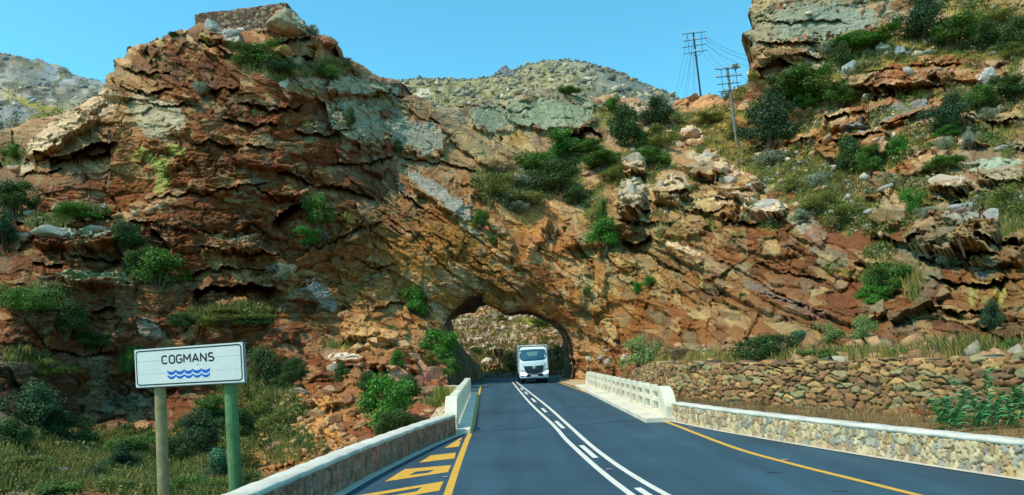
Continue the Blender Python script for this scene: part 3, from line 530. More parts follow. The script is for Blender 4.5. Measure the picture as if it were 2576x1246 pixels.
HUS, HVS, HP, HK = hill('hill', 930, 1745, 140, 360, 2.0, [(930,200,190),(1000,330,120),(1100,200,200),(1100,280,130),(1300,160,210),(1300,240,140),(1440,150,220),(1450,230,140),(1600,205,200),(1600,270,130),(1740,260,180),(1740,350,120),(1300,355,105)],
     TOPC, [((1000,230),(150,142,90)),((1100,220),(150,144,90)),((1200,230),(150,140,84)),((1300,200),(150,140,92)),((1400,180),(156,148,104)),((1550,200),(128,132,118)),((1650,240),(116,122,120)),((1700,250),(116,122,120)),((1300,260),(150,136,84))],  # blue-grey right of the summit is the slope's shade painted into the ground colour
     900, [(2.0,.10,.5),(1.2,.2,.3)], [(1560,200,70,9,24,(112,120,122),.8),(1640,232,60,9,24,(110,118,124),.8),(1500,172,40,5,12,(120,124,112),.6),(1068,235,20,14,0,(190,190,184),.8),(1290,185,18,6,0,(140,146,140),.8)], scale=1.0, strata=0.3, bright=0.88)  # patches along the right-hand ridge paint its bluish shade
TOPD = [(-330,90),(-200,100),(-70,118),(-20,124),(0,130),(30,137),(60,143),(75,148),(95,146),(120,157),(145,162),(160,168),(170,182),(190,188),(200,190),(220,196),(240,200),(262,207),(300,225)]
FUS, FVS, FP, FK = hill('far_hill', -330, 330, 110, 420, 2.0, [(-330,130,175),(-330,400,85),(-70,130,170),(0,130,170),(150,165,160),(300,210,150),(0,250,120),(150,260,118),(300,280,115),(0,340,90),(150,340,85),(-70,400,80),(300,400,85)],
     TOPD, [((0,150),(120,128,132)),((100,180),(124,130,132)),((0,220),(172,166,150)),((150,230),(160,156,146)),((60,260),(128,122,66)),((120,280),(124,118,60)),((0,300),(126,134,144)),((250,230),(140,136,120)),((0,340),(140,110,80))],
     950, [(3.0,.2,.8),(1.4,.3,.4)], [(60,255,70,10,15,(134,130,60),.9),(130,278,60,10,12,(134,128,66),.9),(30,285,50,20,0,(124,134,146),.7),(70,190,60,20,20,(116,124,130),.7),(20,235,40,12,20,(180,172,150),.7)], scale=1.0, strata=1.0, bright=0.86)
TOPE = [(1040,735),(1500,735)]
EUS, EVS, EP, EK = hill('scrub_slope', 1060, 1500, 740, 962, 1.5, [(1060,950,74),(1280,948,74.5),(1500,945,75),(1100,900,82),(1280,900,84),(1450,900,84),(1100,850,92),(1280,850,96),(1450,850,96),(1100,790,108),(1280,780,115),(1450,780,115),(1280,740,130)],
     TOPE, [((1150,790),(176,146,124)),((1250,790),(170,150,126)),((1180,850),(150,128,88)),((1280,850),(150,136,104)),((1350,830),(120,122,60)),((1380,860),(146,112,84)),((1200,890),(170,136,108)),((1280,900),(96,112,44)),((1400,900),(160,122,92)),((1250,930),(150,128,70)),((1320,870),(150,118,90))],
     980, [(1.6,.2,.4)], [(1350,845,60,8,-8,(150,112,96),.8),(1400,850,40,10,0,(144,110,94),.8),(1200,785,35,12,0,(196,160,140),.8),(1245,775,40,8,20,(180,140,120),.8),(1290,905,36,18,0,(84,104,40),.7),(1340,812,50,12,10,(118,124,56),.8),
      (1250,925,60,8,0,(160,134,72),.8),(1410,900,20,14,0,(196,150,120),.8),(1180,830,30,8,0,(140,132,66),.7)], scale=0.5, strata=0.5, bright=1.35)
def esurf(u, v):
    i = int(round((u-EUS[0])/1.5)); j = int(round((v-EVS[0])/1.5)); return Vector(EP[min(max(j, 0), EP.shape[0]-1), min(max(i, 0), EP.shape[1]-1)].tolist())

# a plain far below and around everything
bgm = mat('dry_soil', L4(140, 118, 76), rough=0.95, noise=0.3, nscale=0.4, bump=0.3)
me = npmesh('ground', [(-1500,-1500,-10),(1500,-1500,-10),(1500,1500,-10),(-1500,1500,-10)], [[0, 1, 2, 3]]); tag(link('ground', me, bgm), kind='structure')
#SECTION2
# ------------------------------------------------------------------ road and markings
asph = mat('asphalt', L4(47, 75, 88, 0.92), rough=0.75, noise=0.10, nscale=60, noise2=0.16, n2scale=0.35, bump=0.25, bscale=90, spec=0.35, bdist=0.01)
deck = MB()
RP = [(-5.6,-3),(-4.9,3),(-3.25,8),(-2.72,10.3),(-1.75,17.4),(-2.6,36),(-3.6,46),(-4.6,54),(-5.0,60),(-7.5,66),(-11,71.5),(14,73),(10,66),(6,60),(4.4,54),(4.3,46),(4.6,36),(4.8,21),(5.6,15.5),(7.4,9.6),(10,5),(14,-3)]
deck.prism(RP, lambda p, q: Vector((p, q, 0)), lambda p, q: Vector((p, q, -0.7)))
tag(deck.build('road', asph), kind='structure')
white = mat('road_paint_white', L4(226, 222, 206, 0.95), rough=0.6, noise=0.12, nscale=9)
yellow = mat('road_paint_yellow', L4(222, 170, 60, 0.95), rough=0.6, noise=0.15, nscale=9)
def wear(m, amt, under):
    t = m.node_tree; n = t.nodes; l = t.links; b = n['Principled BSDF']; tc = n.new('ShaderNodeTexCoord')
    nz = n.new('ShaderNodeTexNoise'); nz.inputs['Scale'].default_value = 22; nz.inputs['Detail'].default_value = 8; nz.inputs['Roughness'].default_value = 0.8; l.new(tc.outputs['Object'], nz.inputs['Vector'])
    mr = n.new('ShaderNodeMapRange'); mr.inputs[1].default_value = 0.50; mr.inputs[2].default_value = 0.70; mr.inputs[3].default_value = 0; mr.inputs[4].default_value = amt; l.new(nz.outputs['Fac'], mr.inputs[0])
    mx = n.new('ShaderNodeMix'); mx.data_type = 'RGBA'; mx.inputs[7].default_value = under; l.new(mr.outputs[0], mx.inputs[0]); l.new(b.inputs['Base Color'].links[0].from_socket, mx.inputs[6]); l.new(mx.outputs[2], b.inputs['Base Color'])
wear(white, 0.75, L4(90, 100, 106)); wear(yellow, 0.75, L4(96, 92, 80))
def driven(m):
    t = m.node_tree; n = t.nodes; l = t.links; b = n['Principled BSDF']; tc = n.new('ShaderNodeTexCoord')
    for sc_, lo, hi, nsc in (((1.5, 0.05, 1), 0.80, 1.24, 1.0), ((1, 0.5, 1), 0.86, 1.14, 0.9), ((1, 1, 1), 0.72, 1.32, 160)):
        mp = n.new('ShaderNodeMapping'); mp.inputs['Scale'].default_value = sc_; l.new(tc.outputs['Object'], mp.inputs[0])
        nz = n.new('ShaderNodeTexNoise'); nz.inputs['Scale'].default_value = nsc; nz.inputs['Detail'].default_value = 4; l.new(mp.outputs[0], nz.inputs['Vector'])
        mr = n.new('ShaderNodeMapRange'); mr.inputs[1].default_value = 0.3; mr.inputs[2].default_value = 0.7; mr.inputs[3].default_value = lo; mr.inputs[4].default_value = hi; l.new(nz.outputs['Fac'], mr.inputs[0])
        mx = n.new('ShaderNodeMix'); mx.data_type = 'RGBA'; mx.blend_type = 'MULTIPLY'; mx.inputs[0].default_value = 1; l.new(b.inputs['Base Color'].links[0].from_socket, mx.inputs[6]); l.new(mr.outputs[0], mx.inputs[7]); l.new(mx.outputs[2], b.inputs['Base Color'])
driven(asph)
def strip(pts, w_, z):
    """ribbon of constant width along a world polyline"""
    P = []
    for a, b in zip(pts[:-1], pts[1:]):
        n = max(1, int((b-a).length/0.8)); P += [a.lerp(b, k/n) for k in range(n)]
    P.append(pts[-1]); V = []; Q = []
    for i, p in enumerate(P):
        t = (P[min(i+1, len(P)-1)]-P[max(i-1, 0)]); t.z = 0; t.normalize(); n = Vector((-t.y, t.x, 0))
        V += [p+n*w_/2, p-n*w_/2]
    for v in V: v.z = z
    return [tuple(v) for v in V], [[2*i, 2*i+1, 2*i+3, 2*i+2] for i in range(len(P)-1)]
def smooth(pts, k=6):
    """Catmull-Rom through world points"""
    out = []; n = len(pts)
    for i in range(n-1):
        p0 = pts[max(i-1, 0)]; p1 = pts[i]; p2 = pts[i+1]; p3 = pts[min(i+2, n-1)]
        for j in range(k):
            t = j/k
            out.append(0.5*((2*p1)+(p2-p0)*t+(2*p0-5*p1+4*p2-p3)*t*t+(3*p1-p0-3*p2+p3)*t**3))
    out.append(pts[-1]); return out
def marking(name, paths, w_, m, z=0.005, closed=None):
    V = []; Q = []
    for p in paths:
        a, b = strip(p, w_, z); o = len(V); V += a; Q += [[i+o for i in f] for f in b]
    tag(link(name, npmesh(name, V, Q), m), kind='structure')
def Lf(pts, z=0.0): return [lift(u, v, z) for u, v in pts]
def extend(p, d):          # carry a line on towards / past the camera
    a, b = p[-2], p[-1]; return p+[b+(b-a).normalized()*d]
marking('edge_line_yellow', [extend(smooth(Lf([(1209,972),(1199.9,1016.4),(1188.3,1071.9),(1172,1115),(1149,1177.8),(1126.8,1243)])), 6),
                      extend(smooth(Lf([(1404,962),(1479.6,988.7),(1555,1016),(1631,1047),(1690,1067),(1841,1124.8),(1992,1167.7),(2143.6,1205.5),(2294.8,1243)])), 6)], 0.12, yellow)
cl = smooth(Lf([(1290.6,963.5),(1328.4,1008.9),(1388.9,1066.8),(1424,1106),(1479.6,1158),(1530,1201),(1582,1240.8)]))
cr = smooth(Lf([(1301.5,963.5),(1363.7,1012),(1424,1064.8),(1479.6,1115),(1540,1162),(1610.7,1208),(1672,1243)]))
clx = [lift(1287, 958.5)]+extend(cl, 6); crx = [lift(1296, 958.5)]+extend(cr, 6)
marking('centre_line_white', [clx, crx], 0.105, white)
mid = smooth(Lf([(1294,960),(1345,1010),(1405,1066),(1451,1111),(1508,1160),(1569,1205),(1626,1243)]))
mid = extend(mid, 6)
ds = []
for v0, v1 in ((976,981.5),(986,993),(1003,1012),(1027.6,1037.7),(1060,1078),(1121,1152.6),(1228,1262)):
    def onmid(v):
        best = min(range(len(mid)), key=lambda i: 0); 
        for a, b in zip(mid[:-1], mid[1:]):
            va, vb = [623+(-((p.x/p.y*F))*SR+(BH+HC/p.y*F)*CR) for p in (a, b)]
            if va <= v <= vb: return a.lerp(b, (v-va)/(vb-va))
        return mid[-1]
    ds.append([onmid(v0), onmid(v1)])
marking('centre_dash_white', ds, 0.11, white)
def z5(x, y): return lift(824.3+0.5041*x, 618.2+0.5041*y, 0.005)
chev = MB()
chev.poly([z5(670,955), z5(655,1003), z5(582,1010)])
chev.poly([z5(640,1033), z5(632,1062), z5(455,1083), z5(515,1047)])
chev.poly([z5(617,1095), z5(600,1130), z5(505,1133), z5(535,1118)]); chev.poly([z5(600,1130), z5(285,1177), z5(405,1146), z5(505,1133)])
chev.poly([z5(617,1095), z5(535,1118), z5(440,1128), z5(385,1115)]); chev.poly([z5(440,1128), z5(405,1146), z5(285,1177), z5(385,1115)])
chev.poly([z5(578,1176), z5(557,1222), z5(445,1226), z5(472,1205)]); chev.poly([z5(557,1222), z5(330,1262), z5(300,1250), z5(445,1226)])
chev.poly([z5(578,1176), z5(472,1205), z5(320,1232), z5(380,1208)]); chev.poly([z5(380,1208), z5(320,1232), z5(150,1262), z5(100,1262), z5(150,1246)])
co = chev.build('chevron_marking', yellow); tag(co, kind='structure')
tar = mat('joint_tar', (0.012, 0.016, 0.022, 1), rough=0.6)
def wob(a, b, n=9):
    P = [a.lerp(b, i/n) for i in range(n+1)]
    return [p+Vector((0, random.uniform(-0.03, 0.03), 0)) for p in P]
marking('expansion_joint', [wob(z5(718,929), z5(1625,868)), wob(z5(745,841), z5(1430,795)), wob(z5(752,786), z5(1290,748)), wob(z5(758,742), z5(1000,726))], 0.05, tar, z=0.004)
marking('tyre_mark', [Lf([(1930,1189),(1962,1190)]), Lf([(2170,1209),(2215,1210)]), Lf([(2090,1236),(2130,1237)])], 0.05, mat('asphalt_dark', L4(34,48,62)), z=0.0035)
conc = mat('concrete_pale', L4(196, 190, 172, 0.95), rough=0.8, noise=0.16, nscale=2.5, noise2=0.08, n2scale=14, bump=0.25, bscale=30)
# concrete channels along the foot of both parapets
LB = smooth(Lf([(1144.4,1094.6),(1085,1119.5),(1026,1147),(925,1197),(854.5,1235.7)])); LB = extend(extend(LB, 3.5), 0.01)
LB = LB[:-1]+[LB[-2]+Vector((-2.2, -3.2, 0))]
RB = smooth(Lf([(1692,1059),(1816,1083.5),(1992,1113.5),(2194,1146.5),(2395.6,1177.8),(2576,1205),(2760,1232),(2950,1262)])); RB = extend(RB, 3.0)
def offset(P, d):
    out = []
    for i, p in enumerate(P):
        t = (P[min(i+1, len(P)-1)]-P[max(i-1, 0)]); t.z = 0; t.normalize(); out.append(p+Vector((-t.y, t.x, 0))*d)
    return out
marking('gutter_strip', [offset(LB, 0.10), offset(RB, -0.07)], 0.20, conc, z=0.012)
sand = mat('sand_gravel', L4(190, 160, 118), rough=0.95, noise=0.25, nscale=3, noise2=0.2, n2scale=20, bump=0.5, bscale=14)
sb = MB(); sb.prism([tuple(lift(u, v)[:2]) for u, v in ((1408,961.5),(1440,971),(1500,992),(1560,1014),(1570,1003),(1500,972),(1478,958),(1440,950),(1405,952))], lambda p, q: Vector((p, q, 0.06)), lambda p, q: Vector((p, q, -0.1)))
tag(sb.build('gravel_verge', sand), kind='structure')
# ------------------------------------------------------------------ masonry walls
SATW = 0.8
def stone_wall(name, label, group, path, z0, h, cells, pal, mortar, amp=0.05, res=0.025, thick=0.3, side=1, coping=None, seed=1, jag=0.0, thr=0.10, holes=(), gap_disp=0.5, cat='stone wall', warp=0.15, tilt=0.35, smat=None, var=0.15, gain=(1, 1, 1)):
    P = [Vector(p) for p in path]; L = [0]
    for a, b in zip(P[:-1], P[1:]): L.append(L[-1]+math.hypot(b.x-a.x, b.y-a.y))
    L = np.array(L); S = np.arange(0, L[-1]+res, res); S[-1] = L[-1]
    px = np.interp(S, L, [p.x for p in P]); py = np.interp(S, L, [p.y for p in P])
    tx = np.gradient(px); ty = np.gradient(py); tl = np.hypot(tx, ty); nx = -ty/tl*side; ny = tx/tl*side
    hh = np.interp(S/L[-1], np.linspace(0, 1, len(h)), h) if hasattr(h, '__len__') else np.full(S.shape, float(h))
    zz0 = np.interp(S/L[-1], np.linspace(0, 1, len(z0)), z0) if hasattr(z0, '__len__') else np.full(S.shape, float(z0))
    if jag: hh = hh+jag*vn(S*1.6, S*0, seed)+jag*0.8*np.round(2*vn(S*3.7, S*0, seed+1))/2
    nz = max(4, int(hh.max()/res)); T = np.linspace(0, 1, nz+1)
    SS, TT = np.meshgrid(S, T); ZZ = TT*hh[None]
    x = SS+warp*fbm(SS*2, ZZ*2, seed+2, 2)*cells[0]; z = ZZ+warp*fbm(SS*2+5, ZZ*2, seed+3, 2)*cells[1]
    row = np.floor(z/cells[1]); x = x+0.5*cells[0]*(row % 2)
    f1, f2, ox, oy, ci, cj = worley(x/cells[0], z/cells[1], seed, 0.85)
    e = f2-f1; g1 = hsh(ci, cj, seed+1)*2-1; g2 = hsh(ci, cj, seed+2)*2-1; o = hsh(ci, cj, seed+3)
    body = sstep(0.0, thr*1.5, e)
    d = amp*(body*(0.55+0.45*o+tilt*(g1*ox+g2*oy))-gap_disp*(1-sstep(0, thr, e)))+0.1*amp*fbm(SS*14, ZZ*14, seed+5, 3)
    r = hsh(ci, cj, seed+4); palc = np.array([lin(c) for c in pal]); c = palc[np.minimum((r*len(pal)).astype(int), len(pal)-1)]
    c = c*(1+var*(hsh(ci, cj, seed+6)*2-1)+0.12*fbm(SS*9, ZZ*9, seed+8, 3))[..., None]
    gm_ = c.mean(-1, keepdims=True); c = (gm_+(c-gm_)*SATW)*0.86*np.array(gain)
    wm = (1-sstep(thr*0.35, thr, e))[..., None]; c = c*(1-wm)+lin(mortar)*wm
    ns = len(S); V = []
    front = np.stack([px[None]+nx[None]*d, py[None]+ny[None]*d, zz0[None]+ZZ], -1).reshape(-1, 3)
    back = np.stack([px[None]-nx[None]*(thick+0*d), py[None]-ny[None]*(thick+0*d), zz0[None]+ZZ], -1).reshape(-1, 3)
    V = np.concatenate([front, back]); col = np.concatenate([c.reshape(-1, 3)]*2); nf = len(front)
    I = np.arange(nf).reshape(nz+1, ns)
    ok = np.ones((nz, ns-1), bool)
    for (hs, hz, hw, hhh) in holes:
        sm = (S[:-1] > hs-hw) & (S[:-1] < hs+hw); tm = (ZZ[:-1, 0] > hz-hhh) & (ZZ[:-1, 0] < hz+hhh); ok &= ~(tm[:, None] & sm[None])
    q = np.stack([I[:-1, :-1], I[:-1, 1:], I[1:, 1:], I[1:, :-1]], -1)
    Fq = [q[ok], q[ok][:, ::-1]+nf]
    top = I[-1]; Fq.append(np.stack([top[:-1], top[1:], top[1:]+nf, top[:-1]+nf], 1))
    for s_ in (0, -1):
        ed = I[:, s_]; Fq.append(np.stack([ed[:-1], ed[1:], ed[1:]+nf, ed[:-1]+nf], 1))
    for jz in range(nz):                      # linings of the loopholes
        for js in np.where(~ok[jz])[0]:
            for a, b, test in ((I[jz, js], I[jz, js+1], jz > 0 and ok[jz-1, js]), (I[jz+1, js], I[jz+1, js+1], jz < nz-1 and ok[jz+1, js]),
                               (I[jz, js], I[jz+1, js], js > 0 and ok[jz, js-1]), (I[jz, js+1], I[jz+1, js+1], js < ns-2 and ok[jz, js+1])):
                if test: Fq.append(np.array([[a, b, b+nf, a+nf]]))
    me = npmesh('stonework', V, np.concatenate(Fq), np.clip(col, 0.005, 0.9))
    root = empty(name, tuple(P[0][:2])+(0,)); tag(root, label, cat, group)
    me.transform(Matrix.Translation((-P[0].x, -P[0].y, 0)))
    link('stonework', me, smat or STONE, root)
    if coping:
        ch, over = coping; A_ = []; prof = [(over, 0.0), (over, ch*0.8), (over-0.02, ch), (-thick-over+0.02, ch), (-thick-over, ch*0.8), (-thick-over, 0)]
        stp = max(1, int(0.25/res)); ids = list(range(0, ns, stp)); ids = ids if ids[-1] == ns-1 else ids+[ns-1]
        CV = []
        for i in ids:
            for n_, zc_ in prof:
                CV.append((px[i]+nx[i]*n_-P[0].x, py[i]+ny[i]*n_-P[0].y, zz0[i]+hh[i]+zc_-0.002+0.006*math.sin(i*0.7)))
        k = len(prof); CF = [[a*k+b, a*k+(b+1) % k, (a+1)*k+(b+1) % k, (a+1)*k+b] for a in range(len(ids)-1) for b in range(k)]
        link('coping', npmesh('coping', CV, CF), COPING, root)
        cb = MB(); 
        for a in (0, len(ids)-1): cb.poly([CV[a*k+b] for b in range(k)])
        cb.build('coping_end', COPING, root)
    return root
STONE = mat('masonry', attr='Col', rough=0.9, noise=0.15, nscale=12, bump=0.4, bscale=40, bdist=0.01)
COPING = mat('whitewash', L4(206, 202, 186, 0.92), rough=0.8, noise=0.20, nscale=1.6, noise2=0.16, n2scale=18, bump=0.3, bscale=25, bdist=0.01)
stone_wall('parapet_wall', 'low stone parapet with white coping on left edge of the road, beside the yellow chevrons', 'roadside parapets', LB, -0.05, 0.50, (0.075, 0.20),
           [(176,136,108),(152,122,100),(136,130,126),(186,146,112),(128,100,84),(160,142,126),(176,126,96)], (112,88,74), amp=0.035, res=0.02, thick=0.28, side=1, coping=(0.07, 0.03), seed=301, gain=(1.06, 0.80, 0.70))  # same stones as the right parapet, with shade put into a darker palette
stone_wall('parapet_wall', 'long low parapet of cream stones with white coping curving along the right edge of the road', 'roadside parapets', RB, -0.05, 0.50, (0.090, 0.17),
           [(214,196,152),(196,166,112),(176,176,166),(204,184,150),(186,150,118),(222,206,168),(164,148,124),(200,190,160),(150,152,150)], (150,122,84), amp=0.04, res=0.02, thick=0.28, side=-1, coping=(0.07, 0.03), seed=311, gain=(1.04, 0.95, 0.80))
FW = Lf([(1170,956.5),(1222,951.6),(1307,947.5),(1418.8,943),(1520,939)])
stone_wall('parapet_wall', 'far grey stone parapet across the road behind the truck, seen through the arch', 'roadside parapets', FW, -0.05, 0.55, (0.35, 0.3),
           [(130,120,112),(150,142,134),(108,104,104),(160,150,130)], (96,84,76), amp=0.05, res=0.08, thick=0.3, side=-1, seed=321)
marking('gutter_strip', [offset(FW, -0.25)], 0.35, conc, z=0.012)
DW = Lf([(1578,962),(1610,974),(1640,985),(1690,1004),(1850,1022),(2043,1033),(2295,1048),(2576,1072),(2720,1085),(2900,1104)], 0.3)
stone_wall('retaining_wall', 'dry-stone retaining wall of rough brown and greenish blocks below the right cliff', None, DW, -0.15,
           [0.62,0.98,1.22,1.42,1.52,1.60,1.66,1.66,1.66,1.68,1.70,1.72,1.76,1.8], (0.33, 0.15),
           [(176,144,92),(140,108,70),(146,142,108),(124,96,76),(170,140,92),(130,100,66),(150,110,76),(140,134,104),(152,124,86),(128,106,78)], (44,32,22), amp=0.10, res=0.028, thick=0.5, side=-1, seed=331, jag=0.07, thr=0.10, gap_disp=0.9, warp=0.5, tilt=0.6, gain=(1.24, 1.08, 0.82))
WW = [at(1113,985,37.5), at(1168,985,36.5)]
stone_wall('wing_wall', 'short cream stone wing wall with flat cap behind the left balustrade', None, [Vector((p.x, p.y, 0)) for p in WW], -0.35, 0.82, (0.11, 0.30),
           [(206,184,136),(190,160,110),(170,150,116),(216,200,160)], (150,120,80), amp=0.03, res=0.04, thick=0.35, side=-1, coping=(0.05, 0.03), seed=341)
ap = MB(); a4 = [at(1163,990,36), at(1140,1052,22), at(1076,1062,24), at(1112,1010,36)]
NN = 40; AV = []; 
for i in range(NN+1):
    for j in range(NN+1):
        p = a4[0].lerp(a4[1], i/NN).lerp(a4[3].lerp(a4[2], i/NN), j/NN); AV.append(p)
AVn = np.array([tuple(p) for p in AV]); gi, gj = np.meshgrid(np.arange(NN+1), np.arange(NN+1), indexing='ij')
f1, f2, ox, oy, ci, cj = worley(gi.ravel()/1.3, gj.ravel()/5.0, 351)
AVn[:, 2] += 0.05*sstep(0, 0.3, f2-f1)-0.03*hsh(ci, cj, 3)
palA = np.array([lin(c) for c in [(206,186,140),(186,158,112),(214,200,164),(168,150,120)]])
cA = palA[(hsh(ci, cj, 4)*3.99).astype(int)]*(0.75+0.25*sstep(0.02, 0.2, f2-f1))[:, None]
II = np.arange((NN+1)**2).reshape(NN+1, NN+1); FA = np.stack([II[:-1, :-1], II[1:, :-1], II[1:, 1:], II[:-1, 1:]], -1).reshape(-1, 4)
low = AVn.copy(); low[:, 2] -= 2.0; nA = len(AVn)
rimI = np.concatenate([II[0], II[1:, -1], II[-1, -2::-1], II[-2:0:-1, 0]]); FR = np.stack([rimI, np.roll(rimI, -1), np.roll(rimI, -1)+nA, rimI+nA], 1)
tag(link('stone_apron', npmesh('stone_apron', np.concatenate([AVn, low]), np.concatenate([FA, FR]), np.concatenate([cA, cA])), STONE), 'sloping apron of pale pitched stones below the left balustrade', 'stone apron')
# fort on the summit
FC = (at(491,60,58.3), at(721.5,60,57.0), at(769,60,60.5))
FPAL = [(134,100,76),(112,78,60),(156,140,96),(124,88,66),(148,110,84),(98,68,54),(166,150,106),(120,92,74)]
fort = empty('stone_fort', (FC[0].x, FC[0].y, 0)); tag(fort, 'ruined brown stone blockhouse with loopholes on the summit of the left cliff', 'fort')
def fortwall(a, b, seed, holes, fl, top):
    r = stone_wall('wall', None, None, [Vector((a.x, a.y, 0)), Vector((b.x, b.y, 0))], 27.5, top-27.5, (0.42, 0.2), FPAL, (70,46,38), amp=0.07, res=0.075, thick=0.45, side=-1, seed=seed, holes=holes, jag=0.05, cat='x', gap_disp=0.7)
    st = [c for c in C.objects if c.parent == r][0]; st.name = 'wall'; wm = Vector((a.x, a.y, 0)); st.parent = fort; st.location = (a.x-FC[0].x, a.y-FC[0].y, 0)
    bpy.data.objects.remove(r)
    return st
def zt(u, v, d): return at(u, v, d).z
fw = fortwall(FC[0], FC[1], 361, [(1.62, 2.75, .10, .09), (2.75, 2.9, .11, .09), (4.5, 3.05, .12, .08), (1.1, 2.4, .05, .05)], 1, zt(721.5, 7.5, 57.0)-0.02)
fortwall(FC[1], FC[2], 371, [], 1, zt(721.5, 7.5, 57.0)-0.04)
fortwall(FC[2]+Vector((-1.2,6,0)), FC[0]+Vector((0.8,5,0)), 381, [], 1, 28.4)
# ------------------------------------------------------------------ right verge soil
def lerp_path(P, t):
    L = [0]
    for a, b in zip(P[:-1], P[1:]): L.append(L[-1]+(b-a).length)
    s_ = t*L[-1]
    return Vector([float(np.interp(s_, L, [p[i] for p in P])) for i in range(3)])
IN = offset(RB, 0.0); INo = offset(RB, 0.30)
VG = []; nu, nv_ = 160, 24
DW2 = [p for p in DW if p.y < 24]
for i in range(nu+1):
    a = lerp_path(INo, i/nu); b = lerp_path(DW2, i/nu); b = b+(b-a).normalized()*0.5
    for j in range(nv_+1):
        t = j/nv_; p = a.lerp(b, t); p.z = 0.31+0.05*math.sin(t*3)+0.07*float(fbm(np.array([p.x*2]), np.array([p.y*2]), 5, 3)[0])
        if j == 0: p.z -= 0.25
        VG.append(tuple(p))
II = np.arange(len(VG)).reshape(nu+1, nv_+1); FV = np.stack([II[:-1, :-1], II[1:, :-1], II[1:, 1:], II[:-1, 1:]], -1).reshape(-1, 4)
vmat = mat('verge_soil', L4(132, 104, 62), rough=0.95, noise=0.3, nscale=4, bump=0.5, bscale=12)
tag(link('verge_ground', npmesh('verge_ground', VG, FV), vmat), kind='structure')
# ------------------------------------------------------------------ bridge balustrades
BAL = mat('painted_concrete', L4(226, 216, 192, 0.90), rough=0.7, noise=0.16, nscale=4, noise2=0.16, n2scale=0.8, bump=0.25, bscale=25, bdist=0.01)
def balustrade(label, p0, p1, side, n, kerbw):
    """p0 near end, p1 far end; side = +1 when the road lies to the right of the line p0->p1 (x local = along, y local = away from the road)"""
    d = p1-p0; L = math.hypot(d.x, d.y); rz = math.atan2(d.y, d.x)
    root = empty('balustrade', (p0.x, p0.y, 0), rz); tag(root, label, 'balustrade', 'white concrete balustrades of the bridge')
    y0 = 0.0; s = side                     # road side is -s*y
    def bx(a, b, c, dd, e, f, bev=0.012): return (a, b, min(c*s, dd*s), max(c*s, dd*s), e, f, bev)
    k = MB(); k.box(*bx(-0.15, L+0.2, -kerbw, 0.32, -0.05, 0.13, 0.02)); k.build('kerb', BAL, root)
    H = 0.80; E = 0.95
    top = MB(); top.box(*bx(E-0.02, L-E+0.02, 0.05, 0.19, H-0.06, H+0.08)); top.build('top_rail', BAL, root)
    md = MB(); md.box(*bx(E-0.02, L-E+0.02, 0.06, 0.18, 0.44, 0.56)); md.build('middle_rail', BAL, root)
    bt = MB(); bt.box(*bx(E-0.02, L-E+0.02, 0.07, 0.17, 0.127, 0.20)); bt.build('bottom_rail', BAL, root)
    for i in range(n):
        x = E+0.12+(L-2*E-0.24)*i/(n-1)
        q = MB(); q.box(*bx(x-0.075, x+0.075, -0.01, 0.235, 0.12, H+0.13, 0.012)); q.build('post', BAL, root)
    for e0, sg in ((0, 1), (L, -1)):
        q = MB(); pr = [(E, 0.127), (E, H+0.13)]+[(E-(E-0.0)*math.sin(a), 0.127+(H+0.003)*math.cos(a)) for a in [R(t) for t in range(0, 76, 8)]]+[(0.0, 0.42), (0.0, 0.127)]
        pr = [(e0+sg*a, b) for a, b in pr]
        q.prism(pr, lambda p, z: Vector((p, -0.03*s, z)), lambda p, z: Vector((p, 0.29*s, z))); o = q.build('end_block', BAL, root)
        bv = o.modifiers.new('b', 'BEVEL'); bv.width = 0.02; bv.segments = 2; bv.limit_method = 'ANGLE'
    return root
b0 = lift(1672, 1049, 0.12); b1 = lift(1474, 968, 0.12)
balustrade('white concrete balustrade with open panels on right side of the bridge', Vector((b0.x, b0.y, 0))+Vector((0.05,-0.1,0)), Vector((b1.x, b1.y, 0)), 1*-1, 17, 0.62)
c0 = lift(1148, 1080, 0.12); c1 = lift(1184.5, 988, 0.12)
balustrade('white concrete balustrade on left side of the bridge, casting post shadows on its kerb', Vector((c0.x, c0.y, 0)), Vector((c1.x, c1.y, 0)), 1, 17, 0.36)
# ------------------------------------------------------------------ lettering
def text_obj(name, txt, size, m, parent, M, depth=0.003, bold=0.0, width=None, height=None):
    cu = bpy.data.curves.new(name, 'FONT'); cu.body = txt; cu.size = size; cu.extrude = depth; cu.offset = bold; cu.align_x = 'CENTER'; cu.align_y = 'CENTER'
    t = bpy.data.objects.new('tmp', cu); C.objects.link(t); bpy.context.view_layer.update()
    me = bpy.data.meshes.new_from_object(t.evaluated_get(bpy.context.evaluated_depsgraph_get())); bpy.data.objects.remove(t)
    xs = [v.co.x for v in me.vertices]; ys = [v.co.y for v in me.vertices]
    sx = (width/(max(xs)-min(xs))) if width else 1; sy = (height/(max(ys)-min(ys))) if height else 1
    cx, cy = (max(xs)+min(xs))/2, (max(ys)+min(ys))/2
    for v in me.vertices: v.co = M @ Vector(((v.co.x-cx)*sx, (v.co.y-cy)*sy, v.co.z))
    me.materials.clear(); return link(name, me, m, parent)
def rrect(x0, x1, z0, z1, r, k=6):
    out = []
    for cx, cz, a0 in ((x1-r, z1-r, 0), (x0+r, z1-r, 90), (x0+r, z0+r, 180), (x1-r, z0+r, 270)):
        for i in range(k+1): a = R(a0+90*i/k); out.append((cx+r*math.cos(a), cz+r*math.sin(a)))
    return out
def ring(mb, outer, inner, y0, y1, f):
    n = len(outer)
    for i in range(n):
        j = (i+1) % n; q = [outer[i], outer[j], inner[j], inner[i]]
        mb.bm.faces.new([mb.bm.verts.new(f(p[0], y0, p[1])) for p in q])
        mb.bm.faces.new([mb.bm.verts.new(f(*c)) for c in ((outer[i][0], y0, outer[i][1]), (outer[i][0], y1, outer[i][1]), (outer[j][0], y1, outer[j][1]), (outer[j][0], y0, outer[j][1]))])
